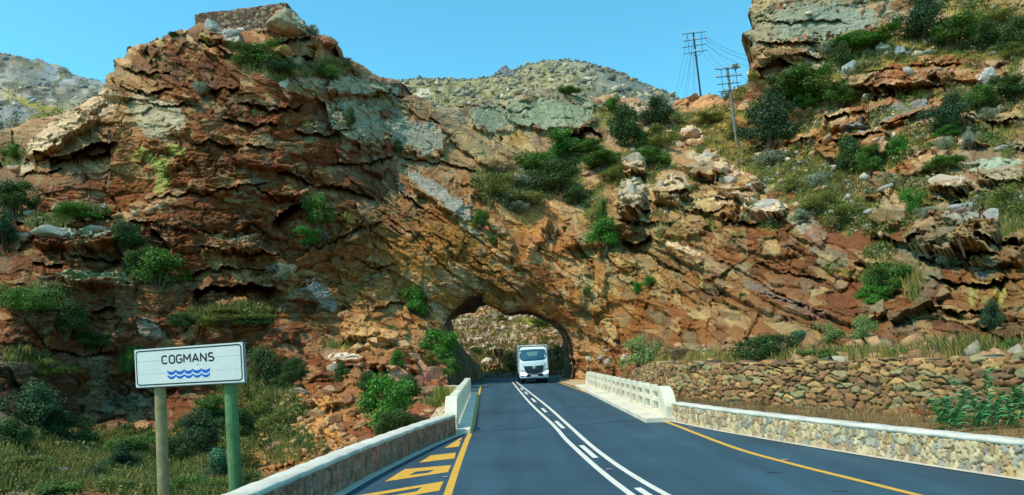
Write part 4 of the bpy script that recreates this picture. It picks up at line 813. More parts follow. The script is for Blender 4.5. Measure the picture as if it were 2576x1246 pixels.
# ------------------------------------------------------------------ river name sign
signw = mat('sign_white', L4(212, 218, 216, 0.86), rough=0.45, noise=0.07, nscale=2.2, noise2=0.04, n2scale=14)
black = mat('sign_black', (0.012, 0.014, 0.022, 1), rough=0.5)
blue = mat('sign_blue', L4(16, 84, 176, 1.0), rough=0.5); blue2 = mat('sign_blue_light', L4(40, 120, 214, 1.0), rough=0.5)
alu = mat('sign_back_metal', L4(120, 140, 146, 0.9), rough=0.5, metal=0.4)
TL, TR, BL_ = at(339.6,880.5,13.55), at(612.6,860.4,12.75), at(342.4,975.7,13.55)
ux = (TR-TL); SW = ux.length; ux.normalize(); uz = (TL-BL_); SH = uz.length; uz.normalize(); uy = uz.cross(ux).normalized(); uz = ux.cross(uy).normalized()
SM = Matrix((( ux.x, uy.x, uz.x, 0), (ux.y, uy.y, uz.y, 0), (ux.z, uy.z, uz.z, 0), (0, 0, 0, 1)))   # local x right, y away, z up
sroot = empty('river_sign', tuple(BL_)); sroot.rotation_euler = SM.to_euler()
tag(sroot, 'white river sign reading COGMANS with blue waves, on two wooden posts', 'road sign')
g = lambda x, y, z: Vector((x, y, z))
b = MB(); b.box(0, SW, 0.0, 0.012, 0, SH, 0.002); b.box(0.02, SW+0.02, 0.014, 0.05, -0.015, SH-0.01, 0.003); b.build('backing_frame', alu, sroot)
b = MB(); b.box(0.004, SW-0.004, -0.004, -0.0005, 0.004, SH-0.004); pan = b.build('board', signw, sroot)
b = MB(); ring(b, rrect(0.033, SW-0.033, 0.030, SH-0.030, 0.07), rrect(0.058, SW-0.058, 0.055, SH-0.055, 0.05), -0.0065, -0.004, g); b.build('border', black, pan)
TM = Matrix.Translation((SW*0.505, -0.0045, SH*(1-0.31))) @ Matrix.Rotation(R(90), 4, 'X')
def arcp(cx, cz, rx, rz, a0, a1, n=12): return [(cx+rx*math.cos(R(a0+(a1-a0)*i/n)), cz+rz*math.sin(R(a0+(a1-a0)*i/n))) for i in range(n+1)]
GL = {'C': [arcp(.3,.72,.3,.28,30,180)+arcp(.3,.28,.3,.28,180,330)], 'O': [arcp(.3,.72,.3,.28,0,180)+arcp(.3,.28,.3,.28,180,360)+[(.6,.72)]], 'G': [arcp(.3,.72,.3,.28,30,180)+arcp(.3,.28,.3,.28,180,360)+[(.6,.46),(.34,.46)]],
      'M': [[(0,0),(0,1),(.36,.38),(.72,1),(.72,0)]], 'A': [[(0,0),(.35,1),(.70,0)],[(.12,.3),(.58,.3)]], 'N': [[(0,0),(0,1),(.6,0),(.6,1)]], 'S': [arcp(.3,.75,.27,.25,40,180,8)+arcp(.3,.73,.27,.22,180,270,5)[1:]+arcp(.3,.27,.3,.24,90,0,5)+arcp(.3,.27,.3,.27,0,-145,9)[1:]]}
def stroke_text(txt, x0, zb, wid, hgt, th, y, m, parent):
    b = MB(); wd_ = {'M': .72, 'A': .70}; gap = .24; tot = sum(wd_.get(c, .6) for c in txt)+gap*(len(txt)-1); sc_ = wid/tot; x = 0
    for c in txt:
        for pl in GL[c]:
            pts = [(x0+(x+p)*sc_, zb+q*hgt) for p, q in pl]
            for (a, c1_), (a2, c2_) in zip(pts[:-1], pts[1:]):
                L_ = math.hypot(a2-a, c2_-c1_)
                if L_ < 1e-7: continue
                nx_, nz_ = -(c2_-c1_)/L_*th/2, (a2-a)/L_*th/2
                b.poly([Vector((a+nx_, y, c1_+nz_)), Vector((a-nx_, y, c1_-nz_)), Vector((a2-nx_, y, c2_-nz_)), Vector((a2+nx_, y, c2_+nz_))])
            for k_, (a, c1_) in enumerate(pts[1:-1]): b.poly([Vector((a+th/2*math.cos(R(30*t)), y-0.0002*(k_ % 3+1), c1_+th/2*math.sin(R(30*t)))) for t in range(12)])
        x += wd_.get(c, .6)+gap
    return b.build('lettering', m, parent)
stroke_text('COGMANS', SW*0.265, SH*0.585, SW*0.475, SH*0.20, 0.033, -0.0062, black, pan)
def wave(z_, th, name, m, lo=0.0, per=5, x0=0.308, x1=0.702, amp=0.052):
    b = MB(); N = 80; W0 = SW*x0; W1 = SW*x1
    top = []; bot = []
    for i in range(N+1):
        t = i/N; ph = (t*per) % 1.0 if i < N else 1.0
        sag = math.sin(math.pi*ph)**0.8; x = W0+(W1-W0)*t
        top.append((x, z_-amp*SH*sag)); bot.append((x, z_-amp*SH*sag*1.0-th*SH*(0.75+0.35*sag)))
    for i in range(N):
        b.poly([Vector((top[i][0], -0.0062+lo, top[i][1])), Vector((top[i+1][0], -0.0062+lo, top[i+1][1])), Vector((bot[i+1][0], -0.0062+lo, bot[i+1][1])), Vector((bot[i][0], -0.0062+lo, bot[i][1]))])
    return b.build(name, m, pan)
wave(SH*0.415, 0.062, 'wave_emblem', blue); wave(SH*0.352, 0.018, 'wave_highlight', blue2, lo=0.0006, amp=0.055); wave(SH*0.292, 0.062, 'wave_emblem', blue)
b = MB(); b.box(0.06, SW-0.06, -0.0050, -0.0041, SH*0.672, SH*0.677); b.box(0.06, SW-0.06, -0.0050, -0.0041, SH*0.335, SH*0.339); b.build('panel_seam', alu, pan)
b = MB(); b.box(SW*0.585, SW*0.606, -0.0056, -0.0041, SH*0.505, SH*0.516); b.build('scratch_mark', black, pan)
wood1 = mat('creosote_post', L4(150, 138, 100, 0.9), rough=0.9, noise=0.3, nscale=6, noise2=0.2, n2scale=30, bump=0.4, bscale=20)
wood2 = mat('green_post', L4(92, 128, 84, 0.9), rough=0.9, noise=0.25, nscale=5, noise2=0.2, n2scale=30, bump=0.4, bscale=20)
Mi = Matrix.Translation(BL_) @ SM; Mi = Mi.inverted()
for (u0, v0, u1, v1, d, r, m) in ((401,930,415,1330,13.62,.112,wood1), (577,915,598,1330,13.12,.125,wood2)):
    p0 = Mi @ at(u0, v0, d); p1 = Mi @ at(u1, v1, d); q = MB(); q.cyl(p1, p0, r, r*0.92, seg=20)
    q.build('post', m, sroot, smooth=False)
# ------------------------------------------------------------------ brown tourist sign beyond the arch
brown = mat('sign_brown', L4(146, 54, 48, 1), rough=0.5); offw = mat('sign_offwhite', L4(222, 214, 206, 1), rough=0.5)
bp_ = at(1254, 890, 75.5); sg = empty('picnic_sign', (bp_.x, bp_.y, 0), R(-2)); tag(sg, 'brown tourist sign with tree and table symbol and 100 m, seen through the arch', 'road sign')
zc = bp_.z; W_, H_ = 1.16, 1.04
trap = [(-W_/2, H_/2), (W_/2, H_/2), (W_/2, -H_/2), (-W_/2+0.28, -H_/2)]
q = MB(); q.prism(trap, lambda a, c: Vector((a, -0.02, c+zc)), lambda a, c: Vector((a, 0.02, c+zc))); q.build('board', offw, sg)
q = MB(); q.prism([(a*0.92, c*0.91) for a, c in trap], lambda a, c: Vector((a, -0.028, c+zc)), lambda a, c: Vector((a, -0.021, c+zc))); pb = q.build('panel', brown, sg)
q = MB(); 
q.prism([(0.30*math.cos(R(t))+0.06, 0.27+0.13*math.sin(R(t))*(1.0 if math.sin(R(t)) > 0 else 0.4)) for t in range(0, 360, 20)], lambda a, c: Vector((a, -0.036, c+zc)), lambda a, c: Vector((a, -0.03, c+zc)))
q.box(0.03, 0.10, -0.036, -0.03, zc-0.12, zc+0.24); q.box(-0.06, 0.22, -0.036, -0.03, zc-0.14, zc-0.09); q.box(-0.02, 0.26, -0.036, -0.03, zc+0.0, zc+0.03)
q.build('tree_symbol', offw, pb)
text_obj('lettering', '100 m', 0.3, offw, pb, Matrix.Translation((0.10, -0.032, zc-0.33)) @ Matrix.Rotation(R(90), 4, 'X'), width=0.66, height=0.2, bold=0.004)
steel = mat('galvanised_steel', L4(130, 134, 130), rough=0.5, metal=0.5)
q = MB(); q.cyl((0.08, 0.06, -0.3), (0.08, 0.06, zc+0.3), 0.05); q.build('post', mat('dark_post', L4(80, 70, 54), rough=0.9), sg)
mp = at(1302, 916.5, 73.2); red = mat('reflector_red', L4(214, 40, 56, 1), rough=0.4)
sg2 = empty('marker_board', (mp.x, mp.y, 0)); tag(sg2, 'small red and white roadside marker left of the truck, beyond the arch', 'road marker')
q = MB(); q.box(-0.02, 0.26, -0.015, 0.015, mp.z-0.2, mp.z+0.24, 0.004); q.build('panel', red, sg2)
q = MB(); q.box(-0.20, -0.022, -0.015, 0.015, mp.z-0.16, mp.z+0.06, 0.004); q.build('white_panel', offw, sg2)
q = MB(); q.cyl((0.1, 0.05, -0.2), (0.1, 0.05, mp.z+0.2), 0.03); q.build('post', steel, sg2)
# ------------------------------------------------------------------ truck
tp = lift(1345, 965.5, 0); trk = empty('truck', (tp.x, tp.y, 0), R(1.5)); tag(trk, 'white cargo truck with dark grille coming out of the rock arch', 'truck')
paint = mat('truck_white', L4(226, 236, 240, 0.95), rough=0.3, spec=0.5, coat=0.4); tglass = mat('windscreen_glass', L4(40, 84, 100, 0.8), rough=0.08, spec=0.8, coat=1.0)
dk_ = mat('truck_black', (0.012, 0.016, 0.02, 1), rough=0.45); gr = mat('truck_grille', L4(38, 52, 60), rough=0.4); boxm = mat('cargo_grey', L4(120, 138, 140), rough=0.5, noise=0.08, nscale=3); frame = mat('cargo_frame', L4(196, 196, 180), rough=0.5)
chrome = mat('chrome', (0.75, 0.77, 0.78, 1), rough=0.15, metal=1.0); lamp = mat('headlight_glass', (0.9, 0.92, 0.95, 1), rough=0.1, emit=1.4, emit_col=(1, 0.97, 0.92, 1)); rub = mat('tyre_rubber', (0.018, 0.02, 0.024, 1), rough=0.85)
def Z(y): return (1190-y)*0.00282
def Xz(x): return (x-768)*0.00282
def TP(x, y, tilt=True):     # picture point on the slightly rotated cab -> local x,z
    return Xz(x)-0.02*(y-700)*0.00282*2.0, Z(y)-(x-768)*0.00282*0.0+0.0
# cargo body
q = MB(); q.box(-1.06, 1.06, 1.55, 7.0, 0.85, 2.74, 0.03); body = q.build('cargo_body', boxm, trk)
q = MB()
for x in (-1.08, 1.02): q.box(x, x+0.06, 1.5, 1.58, 0.75, 2.79, 0.008)
q.box(-1.02, 1.02, 1.5, 1.58, 2.72, 2.79, 0.008); 
for x in (-1.08, 1.02): q.box(x, x+0.06, 1.585, 7.02, 2.75, 2.80, 0.008)
q.build('body_frame', frame, trk)
q = MB(); q.box(-0.4, 0.4, 0.6, 6.9, 0.5, 0.75, 0.02); q.build('chassis', dk_, trk)
# cab: lofted front sections
def loft(secs, name, m, parent, smooth=False):
    """secs: list of lists of points (same count); skinned and capped"""
    b = MB(); rows = [[b.bm.verts.new(p) for p in s_] for s_ in secs]; n = len(rows[0])
    for r0, r1 in zip(rows[:-1], rows[1:]):
        for i in range(n): b.bm.faces.new((r0[i], r0[(i+1) % n], r1[(i+1) % n], r1[i]))
    b.bm.faces.new(rows[0][::-1]); b.bm.faces.new(rows[-1]); return b.build(name, m, parent, smooth)
def csec(z, hw, yf, r=0.16, yb=1.45):   # horizontal section of the cab at height z: rounded front corners, bowed front
    pts = [(-hw, yb), (-hw, yf+r+0.10)]
    for i in range(1, 6): a = R(180+90*i/6.0); pts.append((-hw+r+r*math.cos(a), yf+0.10+r+r*math.sin(a)))
    for i in range(0, 9): t = -1+2*i/8.0; pts.append((t*(hw-r), yf+0.10*t*t))
    for i in range(1, 6): a = R(270+90*i/6.0); pts.append((hw-r+r*math.cos(a), yf+0.10+r+r*math.sin(a)))
    pts += [(hw, yf+r+0.10), (hw, yb)]
    return [Vector((x, y, z)) for x, y in pts]
cab = loft([csec(0.42, 1.02, 0.02), csec(0.6, 1.045, -0.02), csec(1.0, 1.045, -0.03), csec(1.55, 1.03, 0.0), csec(1.66, 1.03, 0.04), csec(2.0, 1.01, 0.14), csec(2.38, 0.97, 0.27), csec(2.47, 0.95, 0.33), csec(2.56, 0.90, 0.42), csec(2.64, 0.80, 0.60)], 'cab', paint, trk)
bv = cab.modifiers.new('b', 'BEVEL'); bv.width = 0.02; bv.segments = 2; bv.limit_method = 'ANGLE'; bv.angle_limit = R(35)
def panel(pts, y_of, th, name, m, parent=trk, off=0.012):
    """front panel following the cab face: pts (x,z), y_of(x,z) gives the face"""
    b = MB(); b.prism(pts, lambda x, z: Vector((x, y_of(x, z)-off, z)), lambda x, z: Vector((x, y_of(x, z)+th, z))); return b.build(name, m, parent)
def yface(x, z):
    zs = [0.42, 0.6, 1.0, 1.55, 1.66, 2.0, 2.38, 2.47]; ys = [0.02, -0.02, -0.03, 0.0, 0.04, 0.14, 0.27, 0.33]
    y = float(np.interp(z, zs, ys)); return y+0.10*min(1, (x/0.87)**2)
def P2(x, y): return (Xz(x), Z(y))
def gridpanel(outline, name, m, parent, off=0.012, n=26):
    """fills an outline with a fine strip mesh that follows the curved cab face"""
    xs = [p[0] for p in outline]; x0, x1 = min(xs), max(xs); b = MB(); prev = None
    px_ = np.array(outline+[outline[0]])
    for i in range(n+1):
        x = x0+(x1-x0)*(0.001+0.998*i/n); zz = []
        for (a, c), (a2, c2) in zip(outline, outline[1:]+outline[:1]):
            if (a <= x < a2) or (a2 <= x < a): zz.append(c+(c2-c)*(x-a)/(a2-a))
        if len(zz) < 2: continue
        lo, hi = min(zz), max(zz); colm = []
        for k in range(9): z = lo+(hi-lo)*k/8; colm.append(b.bm.verts.new((x, yface(x, z)-off, z)))
        if prev:
            for k in range(8): b.bm.faces.new((prev[k], colm[k], colm[k+1], prev[k+1]))
        prev = colm
    return b.build(name, m, parent, smooth=True)
ws = gridpanel([P2(412,355), P2(455,322), P2(770,312), P2(1040,318), P2(1078,345), P2(1092,480), P2(1080,540), P2(1030,588), P2(770,606), P2(500,612), P2(440,580), P2(408,520)], 'windscreen', tglass, trk, off=0.014)
gridpanel([P2(590,385), P2(890,372), P2(880,480), P2(600,495)], 'rear_window_glimpse', mat('cab_interior_light', L4(110, 146, 150, .8), rough=0.3), ws, off=0.018, n=8)
for (xx, yy, w__, h__) in ((430,395,22,40),(1055,490,26,52)): gridpanel([P2(xx-w__/2, yy-h__/2), P2(xx+w__/2, yy-h__/2), P2(xx+w__/2, yy+h__/2), P2(xx-w__/2, yy+h__/2)], 'licence_disc', offw, ws, off=0.02, n=3)
q = MB()
for pts in ([(500,600),(620,585),(760,566)], [(790,590),(900,572),(1020,545)]):
    q.tube([Vector((Xz(x), yface(Xz(x), Z(y))-0.035, Z(y))) for x, y in pts], 0.014)
q.build('wipers', dk_, trk)
gridpanel([P2(505,745), P2(1012,728), P2(1000,850), P2(960,905), P2(775,952), P2(590,920), P2(545,860)], 'grille', gr, trk, off=0.016)
gl = [c for c in C.objects if c.name.startswith('grille')][-1]
q = MB()
for (a, b_, c) in (((515,745),(775,742),(1008,728)), ((530,800),(775,812),(1003,782)), ((548,852),(775,880),(995,838)), ((560,880),(775,915),(985,868))):
    q.tube([Vector((Xz(x), yface(Xz(x), Z(y))-0.03, Z(y))) for x, y in (a, b_, c)], 0.011)
q.build('grille_bar', dk_, gl)
q = MB(); q.tube([Vector((Xz(x), yface(Xz(x), Z(y))-0.028, Z(y))) for x, y in ((490,690),(545,870),(595,925),(775,955),(965,910),(1005,850),(1032,660))], 0.014); q.build('chrome_trim', chrome, trk)
ey = yface(0, 1.2)-0.035
q = MB(); 
for i in range(20):
    a0, a1 = R(18*i), R(18*i+18); c0_, c1_ = Vector((Xz(767)+0.135*math.cos(a0), ey, Z(765)+0.125*math.sin(a0))), Vector((Xz(767)+0.135*math.cos(a1), ey, Z(765)+0.125*math.sin(a1))); q.cyl(c0_, c1_, 0.017, seg=6)
q.prism([(-0.09, 0.07), (0.09, 0.07), (0.0, -0.09)], lambda a, c: Vector((a+Xz(767), ey-0.01, c+Z(765))), lambda a, c: Vector((a+Xz(767), ey+0.01, c+Z(765))))
q.build('emblem', chrome, trk)
gridpanel([P2(600,945), P2(775,962), P2(955,935), P2(1012,1000), P2(560,1012)], 'lower_intake', dk_, trk, off=0.02)
gridpanel([P2(415,905), P2(440,885), P2(540,925), P2(590,945), P2(560,975), P2(420,960)], 'headlight', lamp, trk, off=0.03, n=10)
gridpanel([P2(1130,870), P2(1100,872), P2(1030,905), P2(985,925), P2(1010,955), P2(1125,925)], 'headlight', lamp, trk, off=0.03, n=10)
gridpanel([P2(412,845), P2(520,858), P2(520,868), P2(412,862)], 'lamp_strip', dk_, trk, off=0.03, n=6); gridpanel([P2(1030,835), P2(1125,800), P2(1125,815), P2(1030,848)], 'lamp_strip', dk_, trk, off=0.03, n=6)
gridpanel([P2(425,995), P2(470,990), P2(470,1010), P2(425,1012)], 'fog_lamp', dk_, trk, off=0.03, n=4); gridpanel([P2(1070,970), P2(1120,958), P2(1120,975), P2(1070,982)], 'fog_lamp', dk_, trk, off=0.03, n=4)
py_ = yface(0, 0.55)-0.04
q = MB(); q.box(-0.25, 0.25, py_-0.012, py_, 0.505, 0.625, 0.004); pl = q.build('number_plate', offw, trk)
text_obj('lettering', 'CR 66092', 0.1, gr, pl, Matrix.Translation((0, py_-0.014, 0.565)) @ Matrix.Rotation(R(90), 4, 'X'), depth=0.001, width=0.38, height=0.07)
q = MB(); q.box(-1.0, 1.0, 0.0, 0.9, 0.30, 0.415, 0.02); q.build('bumper_skirt', dk_, trk)
for sx in (-1, 1):
    q = MB(); xm = sx*1.33; q.box(xm-0.085, xm+0.085, 0.10, 0.22, 1.86, 2.32, 0.03); q.box(xm-0.08, xm+0.08, 0.10, 0.22, 1.60, 1.82, 0.03); mr = q.build('mirror', dk_, trk)
    q = MB(); q.tube([Vector((sx*0.98, 0.35, 2.34)), Vector((xm, 0.18, 2.36)), Vector((xm, 0.18, 1.55)), Vector((sx*1.0, 0.3, 1.62))], 0.018); q.build('mirror_arm', dk_, mr)
for sx in (-1, 1):
    for yy, dual in ((0.95, 0), (5.2, 1)):
        q = MB(); w0 = 0.28 if not dual else 0.55; x0 = sx*(1.0-w0) if True else 0; xa, xb = sorted((sx*0.99, sx*(0.99-w0-0.05)))
        q.cyl((xa, yy, 0.43), (xb, yy, 0.43), 0.43, seg=28); wh = q.build('wheel', rub, trk)
        bv = wh.modifiers.new('b', 'BEVEL'); bv.width = 0.04; bv.segments = 2; bv.limit_method = 'ANGLE'
        q = MB(); q.cyl((sx*0.985, yy, 0.43), (sx*1.0, yy, 0.43), 0.24, seg=20); q.build('rim', chrome, wh)
    q = MB(); q.box(sx*1.0-0.03, sx*1.0+0.03, 0.35, 1.6, 0.86, 0.98, 0.01); q.build('mudguard', dk_, trk)
# ------------------------------------------------------------------ telegraph poles and wires
polem = mat('pole_dark', L4(52, 60, 84), rough=0.8, noise=0.2, nscale=3); polew = mat('pole_weathered', L4(112, 122, 118), rough=0.9, noise=0.25, nscale=4)
insm = mat('insulator_glass', L4(190, 190, 184), rough=0.3)
def pole(label, top, base, d, arms, braces, ins, m, rad, armm):
    b0_ = at(*base, d); t0 = at(*top, d); r = empty('telegraph_pole', tuple(b0_)); tag(r, label, 'telegraph pole')
    q = MB(); q.cyl(Vector((0, 0, -0.6)), t0-b0_, rad*1.2, rad, seg=12); q.build('pole', m, r)
    for (u0, v0, u1, v1) in arms:
        a, c = at(u0, v0, d)-b0_, at(u1, v1, d)-b0_; a.y -= 0.12; c.y -= 0.12
        q = MB(); q.cyl(a, c, 0.042, seg=4); arm = q.build('crossarm', armm, r)
        ax = (c-a)
        for t in ins.pop(0):
            p = a+ax*t; q = MB(); q.cyl(p+Vector((0, 0, 0.03)), p+Vector((0, 0, 0.16)), 0.02, seg=6); q.cyl(p+Vector((0, 0, 0.14)), p+Vector((0, 0, 0.30)), 0.06, 0.045, seg=10); q.sphere(p+Vector((0, 0, 0.30)), 0.045, seg=8); q.build('insulator', insm, arm)
    for (u0, v0, u1, v1) in braces:
        a, c = at(u0, v0, d)-b0_, at(u1, v1, d)-b0_; a.y -= 0.16; c.y -= 0.16; q = MB(); q.cyl(a, c, 0.03, seg=6); q.build('brace', armm, r)
def z8(x, y): return 1648.7+.2647*x, 49.5+.2647*y
def z8l(*v): return z8(v[0], v[1])+z8(v[2], v[3])
i8 = [.04,.11,.3,.38,.48,.62,.7,.88,.95]
pole('tall telegraph pole with four crossarms standing on the skyline', z8(360,125), z8(434,722), 88, [z8l(250,145,480,120), z8l(262,212,488,180), z8l(255,272,487,235), z8l(272,330,493,295)],
     [z8l(298,142,320,322), z8l(430,124,445,302), z8l(330,322,392,360), z8l(455,304,392,360)], [i8, i8[:6]+[.9,.97], [.03,.62,.66], [.45,.5,.6,.68]], polem, 0.105, polem)
pole('weathered telegraph pole with four crossarms on the grassy slope, in front of the right outcrop', z8(683,458), z8(782,1205), 71.0, [z8l(563,482,808,460), z8l(572,555,820,533), z8l(583,622,805,603), z8l(595,692,780,668)],
     [z8l(617,480,643,690), z8l(756,463,778,672)], [[.03,.1,.35,.38,.62,.66,.93,.96], [.02,.08,.36,.4,.62,.67,.93,.97], [.66,.7], [.32,.42]], polew, 0.125, polem)
wirem = mat('wire', L4(60, 76, 100), rough=0.6)
def wire(a, b, da, db, label, grp, sag=0.4, rad=0.017):
    p0, p1 = at(*z8(*a), da), at(*z8(*b), db); q = MB(); N = 12
    P = [p0.lerp(p1, i/N)-Vector((0, 0, sag*4*(i/N)*(1-i/N))) for i in range(N+1)]; q.tube(P, rad, seg=4)
    tag(q.build('overhead_wire', wirem), label, 'wire', grp)
RW = [0,1,2]
for a, b in (((445,138),(900,352)), ((480,190),(930,398)), ((482,240),(900,448))): wire(a, b, 88, 84, ['topmost','middle','lowest'][RW.pop(0)]+' thin wire from the tall pole to the right outcrop', 'wires running right to the outcrop')
SW_ = [0,1,2]
for a, b in (((470,180),(880,585)), ((490,292),(700,475)), ((455,312),(640,482))): wire(a, b, 88, 72, ['longest','middle','shortest'][SW_.pop(0)]+' thin wire slanting from the tall pole down to the nearer pole', 'wires between the two poles')
LW = [0,1,2,3,4,5]
for a, b in (((300,150),(180,722)), ((312,330),(200,730)), ((335,322),(256,782)), ((350,215),(288,790)), ((362,140),(354,735)), ((375,200),(371,735))): wire(a, b, 88, 132, ['first','second','third','fourth','fifth','sixth'][LW.pop(0)]+' wire from the left of the fan below the tall pole', 'wires falling away from the tall pole', sag=0.8)
fpm = mat('fence_wood', L4(110, 104, 84), rough=0.9, noise=0.3, nscale=9)
for (u0, v0, u1, v1, lb) in ((2350,866,2353,894,'upright grey fence post above the dry-stone wall, left of a pair'), (2355,868,2358,894,'upright grey fence post above the dry-stone wall, right of a pair'), (2431,858,2424,896,'leaning dark fence post above the dry-stone wall')):
    p = at(u0, v0, 17.6); q_ = at(u1, v1+8, 17.6); r = MB(); r.cyl(q_, p, 0.03, 0.025, seg=8); tag(r.build('fence_post', fpm), lb, 'fence post')
# road studs
st_m = mat('stud_reflector', L4(120, 60, 70), rough=0.3); st_w = mat('stud_body', L4(120, 128, 136), rough=0.4)
for (x, y, lb) in ((666,974,'small road stud beside the first yellow chevron'), (588,1157,'small road stud near the yellow line below the chevrons'), (1405,1118,'small road stud between the white centre lines, nearest the camera'), (1209,947,'small road stud between the white centre lines, middle one'), (1110,851,'small road stud between the white centre lines, farthest one')):
    p = z5(x, y); r = empty('road_stud', (p.x, p.y, 0)); tag(r, lb, 'road stud'); q = MB(); q.box(-0.05, 0.05, -0.045, 0.045, 0.0, 0.022, 0.006); q.build('body', st_w, r); q = MB(); q.box(-0.042, 0.042, -0.052, -0.0455, 0.006, 0.018); q.build('reflector', st_m, r)
for (u, v, lb) in ((1738,1077,'red road stud beside the yellow edge line, by the start of the right parapet'), (1975,1158.5,'red road stud beside the yellow edge line, in the middle of the right bend')):
    p = lift(u, v); r = empty('road_stud', (p.x, p.y, 0)); tag(r, lb, 'road stud'); q = MB(); q.box(-0.05, 0.05, -0.045, 0.045, 0.0, 0.022, 0.006); q.build('body', st_w, r); q = MB(); q.box(-0.042, 0.042, -0.052, -0.0455, 0.006, 0.018); q.build('reflector', red, r)
# ------------------------------------------------------------------ boulders
BOULD = mat('boulder_rock', attr='Col', rough=0.9, noise=0.22, nscale=3.5, noise2=0.2, n2scale=14, bump=0.8, bscale=7, bdist=0.08, spec=0.2)
def boulder_mesh(seed, c1, c2, sx, sy, sz):
    bm = bmesh.new(); bmesh.ops.create_icosphere(bm, subdivisions=5, radius=1); V = np.array([v.co[:] for v in bm.verts])
    r_ = np.random.default_rng(seed); N = r_.normal(size=(15, 3)); N[:, 2] *= 0.8; N /= np.linalg.norm(N, axis=1)[:, None]; d = r_.uniform(0.50, 0.86, 15)
    dot = V @ N.T; rad = np.where(dot > 0.02, d[None]/np.maximum(dot, 0.02), 9).min(1); rad = np.minimum(rad, 1.15)
    h, e, a, b = facets(V[:, 0]*2+V[:, 1], V[:, 2]*2+V[:, 1]*0.6, seed, 1.0, 0.45, .5, .5)
    rad = rad*(1+0.05*h-0.05*(1-sstep(0, 0.12, e)))+0.03*fbm(V[:, 0]*3+V[:, 2], V[:, 1]*3+V[:, 2]*2, seed, 4)
    V = V*rad[:, None]*np.array([sx, sy, sz])
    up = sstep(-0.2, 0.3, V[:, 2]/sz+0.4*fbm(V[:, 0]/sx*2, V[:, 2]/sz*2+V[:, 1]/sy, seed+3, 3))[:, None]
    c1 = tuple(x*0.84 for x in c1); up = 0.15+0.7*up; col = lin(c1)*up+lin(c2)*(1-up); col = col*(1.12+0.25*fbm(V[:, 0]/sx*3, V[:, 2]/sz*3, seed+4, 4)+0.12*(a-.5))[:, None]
    F_ = np.array([[v.index for v in f.verts] for f in bm.faces]); bm.free()
    return npmesh('boulder', V, F_, np.clip(col, 0.01, 0.9))
PK = (222,204,180); BR = (170,108,66); GY = (166,166,154); WH = (222,204,178); BN = (176,128,88)
